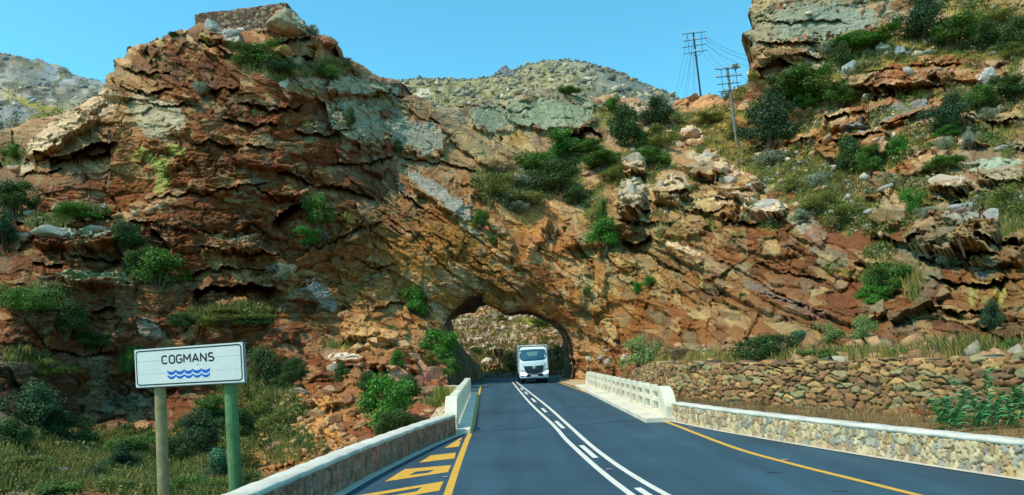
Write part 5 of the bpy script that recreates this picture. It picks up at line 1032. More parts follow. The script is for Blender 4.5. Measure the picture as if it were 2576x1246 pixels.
BOULDERS = [ # u, v, ru, rv, top colour, lower colour, label, sink
 (722,72,46,26,(168,160,128),(150,104,66),'huge jutting boulder right below the fort, overhanging the top of the left cliff'),
 (716,40,30,13,(196,190,172),(160,130,100),'pale rounded boulder in front of the right end of the fort'),
 (532,74,24,24,(176,182,180),(150,130,100),'blue-grey upright boulder at the left foot of the fort'),
 (588,92,20,12,(150,164,170),(120,110,96),'blue-grey slab boulder below the middle of the fort'),
 (602,78,12,9,PK,GY,'small cream boulder right beside the blue-grey slab at the foot of the fort'),
 (708,128,22,16,(190,150,80),(150,96,56),'yellow-orange angular boulder hanging under the big summit boulder'),
 (824,104,28,14,(176,140,104),(140,80,50),'flat rust-coloured slab jutting from the right shoulder of the left cliff top'),
 (1742,337,29,24,PK,BR,'big pale angular boulder on the grassy saddle, left of the nearer telegraph pole'),
 (1709,368,18,11,PK,BN,'low cream boulder just below the big pale boulder on the saddle'),
 (1712,258,20,12,(206,166,120),BR,'tan rock at the left end of the skyline saddle'),
 (1745,250,22,13,(206,172,134),BR,'slanting pale slab beside the foot of the tall telegraph pole'),
 (2143,174,25,22,(178,186,182),(140,130,110),'rounded grey boulder standing above the orange cliff band on the right slope'),
 (2262,143,18,22,(150,160,166),(130,120,100),'tall grey boulder in yellow grass on the right slope'),
 (2222,128,26,11,(170,170,150),(120,120,100),'flat grey boulder left of the tall grey one on the right slope'),
 (2340,134,20,12,(166,176,172),(120,110,90),'low grey boulder in the upper yellow grass of the right slope'),
 (2424,360,15,10,WH,BN,'small white boulder between two grey bushes on the right slope'),
 (2476,322,15,12,(186,176,148),(140,110,80),'cream boulder beside the ledge near the right edge, under a grey bush'),
 (2393,468,54,28,(206,190,166),BR,'large white-topped boulder with rust underside on the right slope'),
 (2425,532,40,30,(164,170,170),(146,92,60),'grey-topped block directly below the large white-topped boulder'),
 (2495,560,22,30,(170,172,168),(140,90,60),'narrow grey block right of the grey-topped block'),
 (2330,580,44,34,(190,150,110),(120,70,46),'big square rust block jutting over the dark cave on the right'),
 (2486,195,26,20,(190,190,184),(140,130,120),'bluish-white banded boulder on the upper right slope'),
 (1925,532,58,26,(208,198,182),(150,110,76),'long white banded rock prow above the dark ledge, right of centre'),
 (1830,460,26,20,(206,190,170),(150,120,90),'pale leaning slab among the broken rocks right of centre'),
 (1886,478,28,22,(188,188,180),(150,120,90),'grey streaked slab right of the pale leaning slab'),
 (1599,412,30,26,(204,188,166),(160,110,76),'cream layered block perched above the broken pinnacle right of centre'),
 (1590,492,30,34,(176,176,170),(150,100,66),'grey streaked block in the pinnacle right of centre'),
 (1660,478,14,26,(206,186,160),(150,110,76),'narrow upright cream slab left of a dark hollow'),
 (1780,402,34,16,(200,190,176),(160,120,90),'white jagged rocks on the crest below the grassy saddle'),
 (1478,440,26,11,(176,160,140),(150,100,70),'low tan rock between the green bushes in the centre'),
 (2080,352,20,13,(170,150,120),BR,'broken tan rock at the left of the middle orange cliff band'),
 (868,902,36,13,(220,204,180),(180,150,120),'white rock topped by a dark creeper at the left end of the rocky knoll'),
 (1003,945,32,18,(206,170,136),(160,110,86),'pinkish boulder surrounded by the dark green creeper'),
 (1062,932,28,22,(206,160,116),(150,96,80),'tan angular boulder left of the balustrade, upper one'),
 (1088,958,33,30,(176,124,96),(150,96,76),'large brown-pink boulder just left of the far end of the balustrade'),
 (1045,968,26,22,(160,104,84),(140,86,70),'reddish boulder with a dark face beside the creeper'),
 (1110,1008,20,14,(170,120,96),(150,110,86),'small brown boulder behind the left balustrade wing wall'),
 (905,875,30,14,(206,170,120),(170,120,80),'tan slab at the top of the rocky knoll, right of the white rock'),
 (955,862,34,13,(210,176,126),(170,120,80),'long tan slab along the top of the rocky knoll'),
 (1012,872,26,15,(206,166,118),(160,110,76),'tan block at the right of the knoll top'),
 (842,935,22,16,(210,190,160),(150,100,70),'pale block at the left flank of the knoll, below the white rock'),
 (905,925,24,14,(186,140,100),(140,94,66),'brown block in the middle of the knoll'),
 (1040,905,24,16,(196,152,110),(150,104,80),'tan block above the boulders by the balustrade'),
 (830,985,26,14,(190,150,110),(140,96,66),'brown ledge rock above the orange earth slope'),
 (880,1010,22,18,(150,104,70),(120,80,56),'dark brown rock on the steep bank left of the creeper'),
 (850,1060,24,20,(160,112,74),(126,84,58),'rust rock low on the steep bank above the parapet'),
 (905,1075,18,12,(176,130,92),(140,96,66),'small tan rock above the left parapet'),
 (1075,1035,18,10,(186,150,116),(150,110,84),'pinkish rock beside the grass tussock by the stone apron'),
 (685,1130,24,15,(176,136,104),(150,100,70),'brown boulder on the rubble slope right of the sign'),
 (668,1150,16,9,(170,130,96),(140,96,70),'flat small boulder at the foot of the rubble slope right of the sign'),
 (795,1046,20,14,(196,150,104),(160,110,70),'tan boulder at the top of the orange earth slope'),
 (755,985,30,11,(200,180,150),(150,130,100),'pale flat rock on the grassy slope right of the sign'),
 (60,595,28,14,G,(120,90,60),'grey lichen rock among the bushes at the left edge'),
 (138,592,46,22,(166,176,160),(140,100,66),'big rounded grey-green rock on the left ledge'),
 (238,582,36,18,(160,172,160),(140,100,66),'second rounded grey-green rock on the left ledge, right of the big one'),
 (45,425,24,14,(196,188,168),(150,100,66),'pale rock at the left end of the long shadowed ledge'),
 (172,1100,34,11,(150,160,164),(120,110,100),'blue-grey slanting rock in the gully left of the sign'),
 (130,1190,40,15,(150,160,166),(120,110,100),'grey rock slab in the bottom left undergrowth'),
 (190,1200,22,14,(170,150,140),(120,100,90),'small pinkish rock beside the grey slab in the bottom left undergrowth'),
 (2190,905,14,8,(176,176,170),(150,130,100),'small grey stone in the grass on top of the dry-stone wall'),
]
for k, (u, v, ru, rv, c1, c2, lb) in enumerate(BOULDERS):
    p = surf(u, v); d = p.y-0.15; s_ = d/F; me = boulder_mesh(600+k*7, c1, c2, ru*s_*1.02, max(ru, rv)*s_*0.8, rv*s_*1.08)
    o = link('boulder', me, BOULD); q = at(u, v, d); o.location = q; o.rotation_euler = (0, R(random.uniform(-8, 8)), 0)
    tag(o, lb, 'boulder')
# ------------------------------------------------------------------ shrubs
def leaf_cloud(name, seed, n, lobes, leaf, c, var=0.35, flat=1.0, hole=0.0, spread=0.35):
    """many small leaf faces gathered in uneven clumps; unit crown: x,y in -1..1, z 0..2"""
    r_ = np.random.default_rng(seed); L = []
    for i in range(lobes):
        a = r_.uniform(0, 2*math.pi); rr = r_.uniform(0, 0.72)**0.8; z = 0.35+r_.uniform(0, 1.25)*(1-0.35*rr); L.append((rr*math.cos(a), rr*math.sin(a), z, r_.uniform(0.20, 0.44), r_.uniform(0.7, 1.35)))
    L = np.array(L); w_ = L[:, 3]**2; li = r_.choice(lobes, n, p=w_/w_.sum())
    dirs = r_.normal(size=(n, 3)); dirs /= np.linalg.norm(dirs, axis=1)[:, None]; rad = (r_.uniform(0.05, 1, n)**0.5)*(1+0.22*r_.normal(size=n)*spread*1.5)
    P = L[li, :3]+dirs*(rad*L[li, 3])[:, None]*np.array([1, 1, 0.85*flat]); P[:, 2] = np.maximum(P[:, 2], 0.02)
    nr = dirs*0.7+r_.normal(size=(n, 3))*0.55+np.array([0, 0, 0.35]); nr /= np.linalg.norm(nr, axis=1)[:, None]
    t = np.cross(nr, r_.normal(size=(n, 3))); t /= np.linalg.norm(t, axis=1)[:, None]; b_ = np.cross(nr, t); s_ = leaf*r_.uniform(0.6, 1.4, n)[:, None]
    V = np.stack([P-t*s_, P-b_*s_*0.55, P+t*s_, P+b_*s_*0.55], 1).reshape(-1, 3); Fq = np.arange(4*n).reshape(n, 4)
    cc = lin(c)[None]*(L[li, 4]*(1+var*r_.uniform(-1, 1, n)))[:, None]; yel = r_.uniform(0, 1, n)[:, None]**3
    cc = cc*(1-0.25*yel)+lin((170, 170, 70))*0.25*yel
    return npmesh(name, V, Fq, np.clip(np.repeat(cc, 4, 0), 0.003, 0.9)), L
LEAF = mat('foliage', attr='Col', rough=0.6, transl=0.22, spec=0.25)
STEM = mat('stem_bark', L4(96, 78, 60), rough=0.95)
def stem_mesh(L, seed):
    q = MB(); r_ = random.Random(seed)
    for i, l in enumerate(L[:9]):
        b0_ = Vector((r_.uniform(-.06, .06), r_.uniform(-.06, .06), -0.15)); e_ = Vector(l[:3]); m_ = b0_.lerp(e_, 0.5)+Vector((r_.uniform(-.08, .08), r_.uniform(-.08, .08), 0.1)); q.cyl(b0_, m_, 0.04, 0.025, seg=5, caps=False); q.cyl(m_, e_, 0.025, 0.01, seg=5, caps=False)
    bm = q.bm; me = bpy.data.meshes.new('branches'); bm.to_mesh(me); bm.free(); me.materials.append(STEM); return me
KINDS = {'dark': ((50, 82, 40), 9500, 24, 0.036), 'deep': ((40, 74, 50), 9500, 24, 0.034), 'green': ((74, 112, 44), 8500, 24, 0.040), 'bright': ((66, 126, 42), 7500, 20, 0.044), 'olive': ((108, 116, 52), 5000, 22, 0.038),
         'grey': ((146, 154, 132), 3200, 20, 0.046), 'pale': ((120, 142, 84), 2600, 22, 0.045), 'dry': ((128, 104, 74), 4500, 20, 0.034), 'teal': ((60, 112, 84), 5000, 18, 0.045)}
PROTO = {}
for ki, (k, (c, n, lo, lf)) in enumerate(KINDS.items()):
    for vv in range(3):
        me, L = leaf_cloud('crown', 40+ki*10+vv, n, lo, lf, c); me.materials.append(LEAF); PROTO[k, vv] = (me, stem_mesh(L, vv))
SHRUBS = [ # u, v, ru, rv, kind, name, label
 (48,505,54,46,'dark','bush','dark green bush on the left edge above the grey-green rocks'),(14,585,40,52,'deep','bush','deep green bush cut by the left edge, below another bush'),
 (200,538,60,17,'bright','shrub','bright green low shrub spread along the left ledge'),(318,602,46,36,'dark','bush','dark bush growing from a cleft, left of the shadowed hollow'),
 (402,678,54,50,'green','bush','leafy green bush on the left cliff, above the sign and below a darker bush'),(362,655,30,30,'dark','bush','dark bush between two bushes in the cleft of the left cliff'),
 (650,138,48,28,'green','bush','green bush on the upper left cliff below the fort'),(700,172,40,18,'deep','bush','dark spreading bush just below the green one under the fort'),
 (752,166,24,16,'grey','shrub','grey-flowered shrub beside the spreading bush under the fort'),(815,182,28,17,'green','shrub','green shrub on the right shoulder of the left cliff top'),
 (786,78,15,12,'grey','shrub','grey shrub on the skyline right of the summit boulder'),(440,88,13,6,'dark','shrub','tiny shrub on the skyline left of the fort'),(868,152,16,9,'dry','shrub','brown heather shrub on the skyline right of the left summit'),
 (504,226,18,16,'grey','shrub','small grey-green shrub in the middle of the upper left cliff'),(806,540,34,46,'green','bush','tall green bush leaning out of the hollow in the middle of the left cliff'),
 (772,598,36,22,'bright','bush','bright green bush at the foot of the tall one in the hollow'),(815,600,16,10,'grey','shrub','small grey shrub beside the bright bush in the hollow'),
 (708,690,30,22,'grey','shrub','grey-green shrub at the right end of the big overhang'),(710,750,16,10,'olive','shrub','small olive shrub inside the right end of the big overhang'),
 (1044,764,31,34,'bright','bush','round bright bush up on the rock left of the arch'),(882,298,13,26,'dark','shrub','narrow dark shrub on the grey slabs of the left cliff'),(1002,371,12,18,'dark','shrub','small dark shrub in the cleft above the arch, left of centre'),
 (576,798,74,20,'olive','shrub','wide olive shrub in the grass below the big overhang'),(462,808,30,18,'dark','shrub','dark shrub at the left end of the grass below the big overhang'),(640,806,40,14,'green','shrub','green shrub at the right end of the grass below the big overhang'),
 (62,758,56,34,'green','bush','green bush on the left edge, above the level of the sign'),(165,808,44,44,'dark','bush','dark bush left of and above the sign'),(20,738,30,22,'olive','shrub','olive shrub cut by the left edge beside a green bush'),
 (84,1028,82,60,'deep','bush','big dark green bush at lower left, left of the sign posts'),(30,1100,46,40,'dark','bush','dark bush cut by the left edge in the gully'),(505,1105,64,56,'deep','bush','big dark bush between the two sign posts'),(440,1140,40,40,'dark','bush','dark bush just right of the left sign post'),
 (600,1075,46,40,'dark','bush','dark bush in the gully just left of the upper right sign post'),(300,1165,50,36,'deep','bush','dark tangled bush in the gully midway between the left edge and the sign'),(165,1085,50,40,'dark','bush','dark bush in the gully right of the big lower left bush'),(540,1030,40,34,'green','bush','green bush low on the cliff behind the sign posts'),(700,1060,40,30,'olive','bush','olive bush on the bank right of the sign, above the rubble'),(745,930,26,30,'dark','bush','dark bush in a crack on the cliff right of the sign'),(120,930,46,22,'olive','shrub','olive shrub on the lower left cliff, above the big dark bush'),(240,860,40,24,'dark','shrub','dark shrub on the left cliff above the top left corner of the sign'),
 (672,930,46,54,'dark','bush','dark green bush just right of the sign board'),(715,965,24,22,'dark','bush','small dark bush right of the bush beside the sign board'),(660,1020,34,28,'olive','shrub','olive shrub below the bush beside the sign board'),
 (560,1180,36,50,'teal','shrub','blue-green shrub against the right sign post'),(610,1150,40,40,'olive','shrub','olive-green shrub right of the right sign post'),(326,905,24,34,'green','shrub','green shrub behind the left edge of the sign board'),
 (60,1176,54,24,'olive','shrub','yellow-green shrub in the bottom left corner'),(250,1198,30,22,'deep','shrub','dark low shrub left of the left sign post'),(300,1226,60,26,'olive','shrub','olive shrub at the bottom edge left of the sign'),(470,1226,50,26,'green','shrub','green shrub at the bottom edge between the sign posts'),
 (150,1236,60,22,'green','shrub','green shrub at the bottom edge near the left corner'),(330,1130,46,30,'green','shrub','green shrub in the gully left of the left sign post'),(620,1218,30,26,'dark','shrub','dark shrub by the foot of the right sign post'),
 (980,1010,78,80,'bright','creeper','large bright green creeper mound left of the balustrade'),(1020,975,46,44,'dark','creeper','dark creeper around the pinkish boulder'),(1000,905,22,30,'bright','creeper','upright green creeper climbing the rocky knoll'),(860,938,22,30,'dark','creeper','dark creeper hanging below the white rock on the knoll'),
 (935,960,40,36,'dark','creeper','dark creeper on the left side of the large creeper mound'),(1000,1060,54,40,'dark','creeper','shaded creeper skirt at the bottom of the large mound'),
 (1108,876,42,40,'bright','bush','green bush left of the arch mouth'),(1134,925,22,22,'green','bush','green bush below the green one at the left foot of the arch'),(1080,905,26,20,'olive','shrub','olive shrub left of the bush at the arch mouth'),
 (1660,290,44,38,'deep','tree','bushy dark tree on the saddle left of the poles'),(1574,330,44,56,'dark','tree','tall dark green bush right of the grey slab in the centre'),(1541,268,20,18,'bright','bush','small bright bush on top of the tall dark one'),
 (1418,372,42,36,'bright','tree','bright green tree right below the dark undercut of the grey slab'),(1345,408,42,24,'green','bush','green bush left of the bright green tree'),(1404,450,62,40,'dark','bush','dark green bush below the bright green tree'),(1448,494,30,24,'dark','bush','small dark bush below the dark green thicket'),
 (1317,457,38,23,'grey','shrub','silvery grey shrub in the centre thicket'),(1241,470,46,28,'olive','bush','olive-brown bush left of the silvery shrub'),(1255,425,34,22,'dry','bush','dry brownish bush above the silvery shrub'),(1322,502,50,16,'olive','shrub','low olive shrub below the silvery shrub'),(1305,524,26,14,'grey','shrub','pale grey shrub hanging at the lower edge of the centre thicket'),
 (1518,407,46,20,'green','bush','green bush between the bright tree and the broken pinnacle'),(1545,438,36,20,'olive','bush','olive bush left of the broken pinnacle'),(1652,352,46,30,'olive','shrub','olive grassy shrub below the bushy dark tree'),(1640,400,40,26,'green','shrub','green shrub above the broken pinnacle'),(1480,372,34,16,'green','shrub','green shrub in the hollow below the grey slab'),
 (1523,598,36,40,'bright','bush','bright green bush hanging above the right side of the arch'),(1211,558,18,28,'green','shrub','slim green shrub on the rock face above the arch'),(1518,530,14,28,'green','shrub','narrow green shrub in the crack above the bright hanging bush'),(1422,578,10,9,'dark','shrub','tiny dark shrub high on the ochre face right of centre'),(1243,608,10,13,'green','shrub','tiny green shrub on the ochre face above the arch top'),
 (1605,725,12,14,'bright','shrub','small green tuft on the face right of the arch, left one'),(1634,710,14,13,'bright','shrub','small green tuft on the face right of the arch, right one'),(1478,735,9,12,'green','shrub','tiny green tuft beside the right flank of the arch'),(1868,746,7,9,'green','shrub','tiny green tuft on the slanting slabs'),
 (1938,877,68,34,'dark','bush','wide rounded dark green bush behind the dry-stone wall'),(1612,895,46,44,'pale','shrub','airy pale green shrub behind the right balustrade'),(1700,890,30,16,'dry','shrub','dry brown shrub on the bank right of the balustrade'),
 (2084,842,34,30,'pale','sapling','pale airy sapling in front of the right cliff, left one'),(2174,836,36,38,'pale','sapling','pale airy sapling in front of the right cliff, right one'),(2008,842,20,15,'teal','shrub','small blue-green shrub on the rock just right of the rounded bush'),
 (2236,700,46,40,'green','bush','leafy green bush on the right cliff below the dark cave'),(2200,746,36,24,'bright','bush','bright green bush at the lower left of the leafy cliff bush'),(2386,656,34,20,'grey','shrub','grey-green shrub on the ledge right of the dark cave'),(2492,664,18,9,'grey','shrub','small grey shrub on the ledge near the right edge'),
 (2042,222,76,42,'green','tree','spreading green tree below the right outcrop'),(1972,226,46,36,'dark','bush','dark bush at the left side of the spreading tree'),(2115,240,46,34,'green','bush','green bush at the right side of the spreading tree'),(2036,262,30,20,'bright','shrub','bright shrub under the spreading tree'),
 (1936,320,72,60,'deep','tree','big dark tree right of the nearer telegraph pole'),(2010,300,30,24,'dry','shrub','reddish dry shrub between the big dark tree and the orange band'),(1826,242,13,11,'grey','shrub','small grey shrub between the two telegraph poles'),(1946,398,36,18,'grey','shrub','grey-green shrub below the big dark tree'),
 (2316,58,66,54,'deep','tree','large blue-green tree at the top of the right slope'),(2410,86,52,40,'green','tree','green tree right of the large blue-green one'),(2480,98,38,34,'dark','bush','dark bush at the right of the upper tree group'),(2562,88,40,40,'dark','bush','dark bush cut by the upper right edge'),
 (2170,106,62,18,'bright','shrub','bright low shrubs under the grey outcrop top, right side'),(2116,146,22,34,'dark','shrub','dark narrow shrub in the gully right of the outcrop'),(2083,122,20,16,'grey','shrub','grey shrub at the edge of the outcrop top'),(2560,130,30,18,'olive','shrub','olive shrub under the bush at the upper right edge'),(2500,52,46,16,'olive','shrub','olive shrub above the upper right trees'),
 (2384,297,62,48,'deep','tree','dark rounded tree in the middle of the right slope'),(2458,256,44,32,'green','bush','green bush right of the dark rounded tree'),(2555,226,46,36,'dark','bush','dark bush at the right edge, beside the banded boulder'),(2388,336,28,16,'bright','shrub','bright shrub under the dark rounded tree'),
 (2142,402,36,48,'dark','tree','upright dark tree on the lower orange band'),(2198,400,34,32,'green','bush','green bush right of the upright dark tree'),(2263,377,25,25,'bright','bush','round bright green bush right of the orange band'),
 (2374,416,40,20,'green','shrub','green shrub over the tan boulders on the right slope'),(2293,514,25,35,'bright','bush','bright green bush left of the large white-topped boulder'),(2058,458,26,20,'grey','shrub','silver-grey shrub on the slope below the orange band'),(2374,366,17,17,'grey','shrub','grey shrub above the tan boulders'),(2442,350,20,25,'grey','shrub','upright grey shrub beside the small white boulder'),(2489,294,24,17,'grey','shrub','grey shrub right of the dark rounded tree'),
 (2545,520,46,44,'olive','bush','olive bush near the right edge below the pale slabs'),(2062,512,46,24,'olive','shrub','olive shrub on the slope above the long white prow'),(2122,548,46,28,'olive','shrub','olive-green shrub right of the long white prow'),(2008,545,24,14,'grey','shrub','grey shrub touching the right tip of the long white prow'),(1990,470,34,16,'olive','shrub','olive shrub above the long white prow'),
 (2330,540,22,16,'grey','shrub','grey shrub on the tan rock left of the grey-topped block'),(2272,890,34,12,'bright','shrub','low bright green shrub on top of the dry-stone wall'),(2537,878,22,24,'green','shrub','green leggy shrub at the right end above the dry-stone wall'),(2478,888,28,14,'dark','shrub','dark low shrub above the dry-stone wall, left of the leggy one'),
 (2070,893,58,12,'green','shrub','low green growth right of the rounded bush'),(2081,912,15,14,'grey','shrub','grey shrub growing on top of the dry-stone wall'),(1850,170,9,8,'grey','shrub','tiny shrub on the left face of the right outcrop'),(2500,800,26,40,'deep','shrub','dark growth in the diagonal crack at far right'),
 (45,384,30,16,'green','shrub','green shrub at the left edge on the saddle below the far hill'),(1430,228,24,9,'green','shrub','low green shrub on the crest of the central slab'),(1700,300,24,16,'pale','shrub','pale green shrub between the dark tree and the saddle rocks'),(1850,330,26,22,'olive','shrub','olive shrub beside the nearer telegraph pole'),(1790,300,40,12,'olive','shrub','low olive shrub on the grassy saddle'),
]
def place(kind, vv, name, lb, p, rx, rz, rot):
    me, sm = PROTO[kind, vv]; r = empty(name, tuple(p), rot); r.scale = (rx, rx*0.85, rz); tag(r, lb, 'bush' if name in ('bush', 'creeper') else name)
    f_ = bpy.data.objects.new('crown', me); C.objects.link(f_); f_.parent = r; s_ = bpy.data.objects.new('branches', sm); C.objects.link(s_); s_.parent = r
for k, (u, v, ru, rv, kind, nm, lb) in enumerate(SHRUBS):
    p = surf(u, v+0.7*rv); far = False
    d = p.y-0.25*ru*p.y/F; s_ = d/F; q = at(u, v+rv, d)
    place(kind, k % 3, nm, lb, q, ru*s_*(1.12 if nm == 'creeper' else 1.45), rv*s_*(1.12 if nm == 'creeper' else 1.34), random.uniform(0, 6.28))
for (u, v, ru, rv, kind, nm, lb) in ((1280,904,30,26,'dark','bush','dark green bush beside the brown sign, seen through the arch'),(1358,811,24,15,'green','bush','green bush just under the right part of the arch roof'),(1230,893,18,16,'olive','shrub','olive shrub left of the brown sign, seen through the arch'),(1300,925,30,13,'dark','shrub','dark shrub left of the truck above the far parapet'),(1405,880,16,14,'olive','shrub','olive shrub right of the truck, seen through the arch'),(1262,800,26,9,'olive','shrub','olive shrub below the arch roof on the far slope'),(1195,880,16,12,'green','shrub','green shrub at the left of the view through the arch')):
    p = esurf(u, v+rv*0.5); d = p.y-1.2; s_ = d/F; place(kind, 1, nm, lb, at(u, v+rv, d), ru*s_*1.1, rv*s_*1.1, 1.0)
# ------------------------------------------------------------------ giant reeds by the right parapet
REED = mat('reed_leaf', attr='Col', rough=0.5, transl=0.25, spec=0.3)
def reed(base, h, lean, seed, n=20, ll=0.32, c=(88, 142, 84)):
    r_ = random.Random(seed); V = []; Fq = []; cols = []; 
    def curve(t): return Vector((lean[0]*t*t, lean[1]*t*t, h*t))
    for i in range(n):
        t = 0.15+0.85*i/(n-1); p = curve(t); a = (0 if i % 2 else math.pi)+r_.uniform(-0.7, 0.7); L_ = ll*(1.15-0.55*t)*r_.uniform(.8, 1.2); w0 = 0.038
        dr = Vector((math.cos(a), math.sin(a)*0.8, 0)); up = r_.uniform(0.5, 1.1)
        prev = None
        for k in range(6):
            s_ = k/5; q = p+dr*L_*s_+Vector((0, 0, L_*(up*s_-1.0*s_*s_))); w1 = w0*(1-s_)**0.7*(0.6+s_*1.2 if s_ < 0.4 else 1)+0.001
            sd_ = Vector((-dr.y, dr.x, 0))*w1+Vector((0, 0, w1*0.4)); V += [tuple(q-sd_), tuple(q+sd_)]; m_ = len(V)
            cc = lin(c)*(0.8+0.5*r_.random()); cols += [cc, cc]
            if k: Fq.append([m_-4, m_-3, m_-1, m_-2])
    rt = empty('giant_reed', tuple(base)); link('leaves', npmesh('leaves', V, Fq, np.array(cols)), REED, rt)
    q = MB(); pts = [curve(i/8) for i in range(9)]; q.tube(pts, 0.012, seg=6); q.build('stem', mat('reed_stem', L4(120, 150, 90), rough=0.6), rt)
    return rt
def vz(p): return 0.40
RE = [(2370,1078,1015,-.12,'short green reed at the left of the reed clump'),(2388,1078,1010,-.05,'short reed second from the left in the reed clump'),(2412,1082,1000,.08,'small reed with upright leaves left of the middle of the clump'),(2475,1085,972,-.35,'tall reed leaning left in the reed clump'),
      (2488,1080,950,0.0,'tallest upright reed of the clump'),(2512,1085,985,.30,'leafy reed bending right in the clump'),(2530,1082,1000,.28,'bent reed at the right of the clump'),(2500,1090,1010,.1,'low dense reed in the middle of the clump'),(2455,1094,1030,.12,'low reed behind the coping in front of the clump'),(2590,1080,990,-.15,'reed cut by the right edge of the picture'),(2540,1092,1035,.25,'low drooping reed at the right foot of the clump'),(2400,1092,1035,.1,'low reed at the left foot of the clump')]
for k, (u, vb, vt, ln, lb) in enumerate(RE):
    d = 12.3-(0.9 if vb > 1088 else 0)*0.4; b_ = at(u, vb+6, d); b_.z = 0.38; t_ = at(u, vt, d); r = reed(b_, (t_.z-b_.z)*1.15, (ln*1.6, 0), 900+k, n=26, ll=0.32 if k > 2 else .28); tag(r, lb, 'reed')
# ------------------------------------------------------------------ grass and low scrub (uncountable)
def blades(name, pts, hs, seed, cols, label, per=11, wd=0.05, lean=0.55):
    r_ = np.random.default_rng(seed); P = np.repeat(np.array(pts), per, 0); H_ = np.repeat(np.array(hs), per)*r_.uniform(0.5, 1.15, len(P)); n = len(P)
    P = P+np.stack([r_.normal(size=n)*H_*0.28, r_.normal(size=n)*H_*0.28, np.zeros(n)-0.04*H_], -1)
    a = r_.uniform(0, 2*math.pi, n); le = r_.uniform(0.1, lean, n); dx = np.cos(a)*le; dy = np.sin(a)*le; w0 = wd*H_; wx_ = np.cos(r_.uniform(0, math.pi, n))*w0; wy_ = np.sin(a)*w0*0.5
    b0_ = P.copy(); b1 = P.copy(); b0_[:, 0] -= wx_; b0_[:, 1] -= wy_; b1[:, 0] += wx_; b1[:, 1] += wy_
    m_ = P+np.stack([dx*H_*0.4, dy*H_*0.4, H_*0.6], -1); m0 = m_.copy(); m1 = m_.copy(); m0[:, 0] -= wx_*.7; m1[:, 0] += wx_*.7
    tip = P+np.stack([dx*H_, dy*H_, H_], -1); tip2 = tip.copy(); tip2[:, 0] += 0.1*w0
    V = np.stack([b0_, b1, m1, m0, tip2, tip], 1).reshape(-1, 3); i = np.arange(n)*6
    Fq = np.concatenate([np.stack([i, i+1, i+2, i+3], 1), np.stack([i+3, i+2, i+4, i+5], 1)])
    cl_ = np.array([lin(c) for c in cols]); tuft = np.repeat(r_.integers(0, len(cl_), len(pts)), per); c_ = cl_[tuft]*r_.uniform(0.7, 1.3, n)[:, None]
    o = link(name, npmesh(name, V, Fq, np.clip(np.repeat(c_, 6, 0), 0.004, 0.9)), LEAF); tag(o, label, 'grass', kind='stuff')
def sample(mask_w, n, seed, region=None):
    r_ = np.random.default_rng(seed); w_ = mask_w*MK; 
    if region is not None: w_ = w_*region
    fl = w_.ravel().astype(float); ids = r_.choice(fl.size, n, p=fl/fl.sum()); return MP.reshape(-1, 3)[ids]
UU, VV = np.meshgrid(US, VS)
gw = np.clip(GM-0.35, 0, 1)
right = (UU > 1190); pr_ = sample(gw, 6500, 1, right); blades('dry_grass', pr_, rng.uniform(0.22, 0.55, len(pr_)), 2, [(166,150,84),(150,140,70),(120,118,56),(178,158,96),(108,112,52)], 'dry yellow-olive grass tufts over the right slopes', per=12)
pl_ = sample(gw, 4200, 3, (~right) & (VV < 1000)); blades('dry_grass', pl_, rng.uniform(0.2, 0.5, len(pl_)), 4, [(140,132,66),(110,114,52),(150,134,76),(92,104,46)], 'olive grass on the ledges of the left cliff', per=11)
pb_ = sample(gw, 5200, 5, (~right) & (VV >= 1000)); blades('gully_grass', pb_, rng.uniform(0.12, 0.42, len(pb_)), 6, [(110,118,52),(86,104,44),(132,128,60),(74,94,42),(148,136,74)], 'green and straw-coloured grass in the gully below the sign', per=12)
VGn = np.array(VG); r_ = np.random.default_rng(8); ids = r_.choice(len(VGn), 4200); vp = VGn[ids]+np.stack([r_.normal(size=4200)*.06, r_.normal(size=4200)*.06, np.zeros(4200)], -1)
blades('verge_grass', vp, r_.uniform(0.06, 1, 4200)**1.8*0.17+0.04, 9, [(140,108,72),(164,132,84),(126,104,64),(176,150,100),(104,104,56),(150,116,92)], 'brownish dry grass between the right parapet and the dry-stone wall', per=8, wd=0.025, lean=0.9)
tw = sample(((abs(VV-905) < 14) & (UU > 1700) & (UU < 2600)).astype(float), 1500, 11); blades('dry_grass', tw, rng.uniform(0.15, 0.42, len(tw)), 12, [(190,170,96),(170,150,84),(150,134,70),(130,124,60)], 'yellow grass along the top of the dry-stone wall', per=12, wd=0.03)
gb_ = [at(u+random.uniform(-16,16), v+random.uniform(-4,8), 31) for u, v in ((1090,1030),(1095,1035),(1085,1025),(1118,1000),(1120,1004)) for _ in range(9)]
blades('grass_tussock', [tuple(p) for p in gb_], [0.6]*len(gb_), 13, [(168,156,80),(140,146,66),(110,132,56)], 'tall yellow-green grass tussocks beside the left stone apron', per=22, wd=0.03)
epn = EP.reshape(-1, 3); ids = rng.choice(len(epn), 3500); blades('slope_scrub', epn[ids], rng.uniform(0.25, 0.6, 3500), 14, [(130,128,60),(110,118,52),(150,138,74),(160,130,84)], 'olive scrub and grass over the far slope seen through the arch', per=8, wd=0.12)
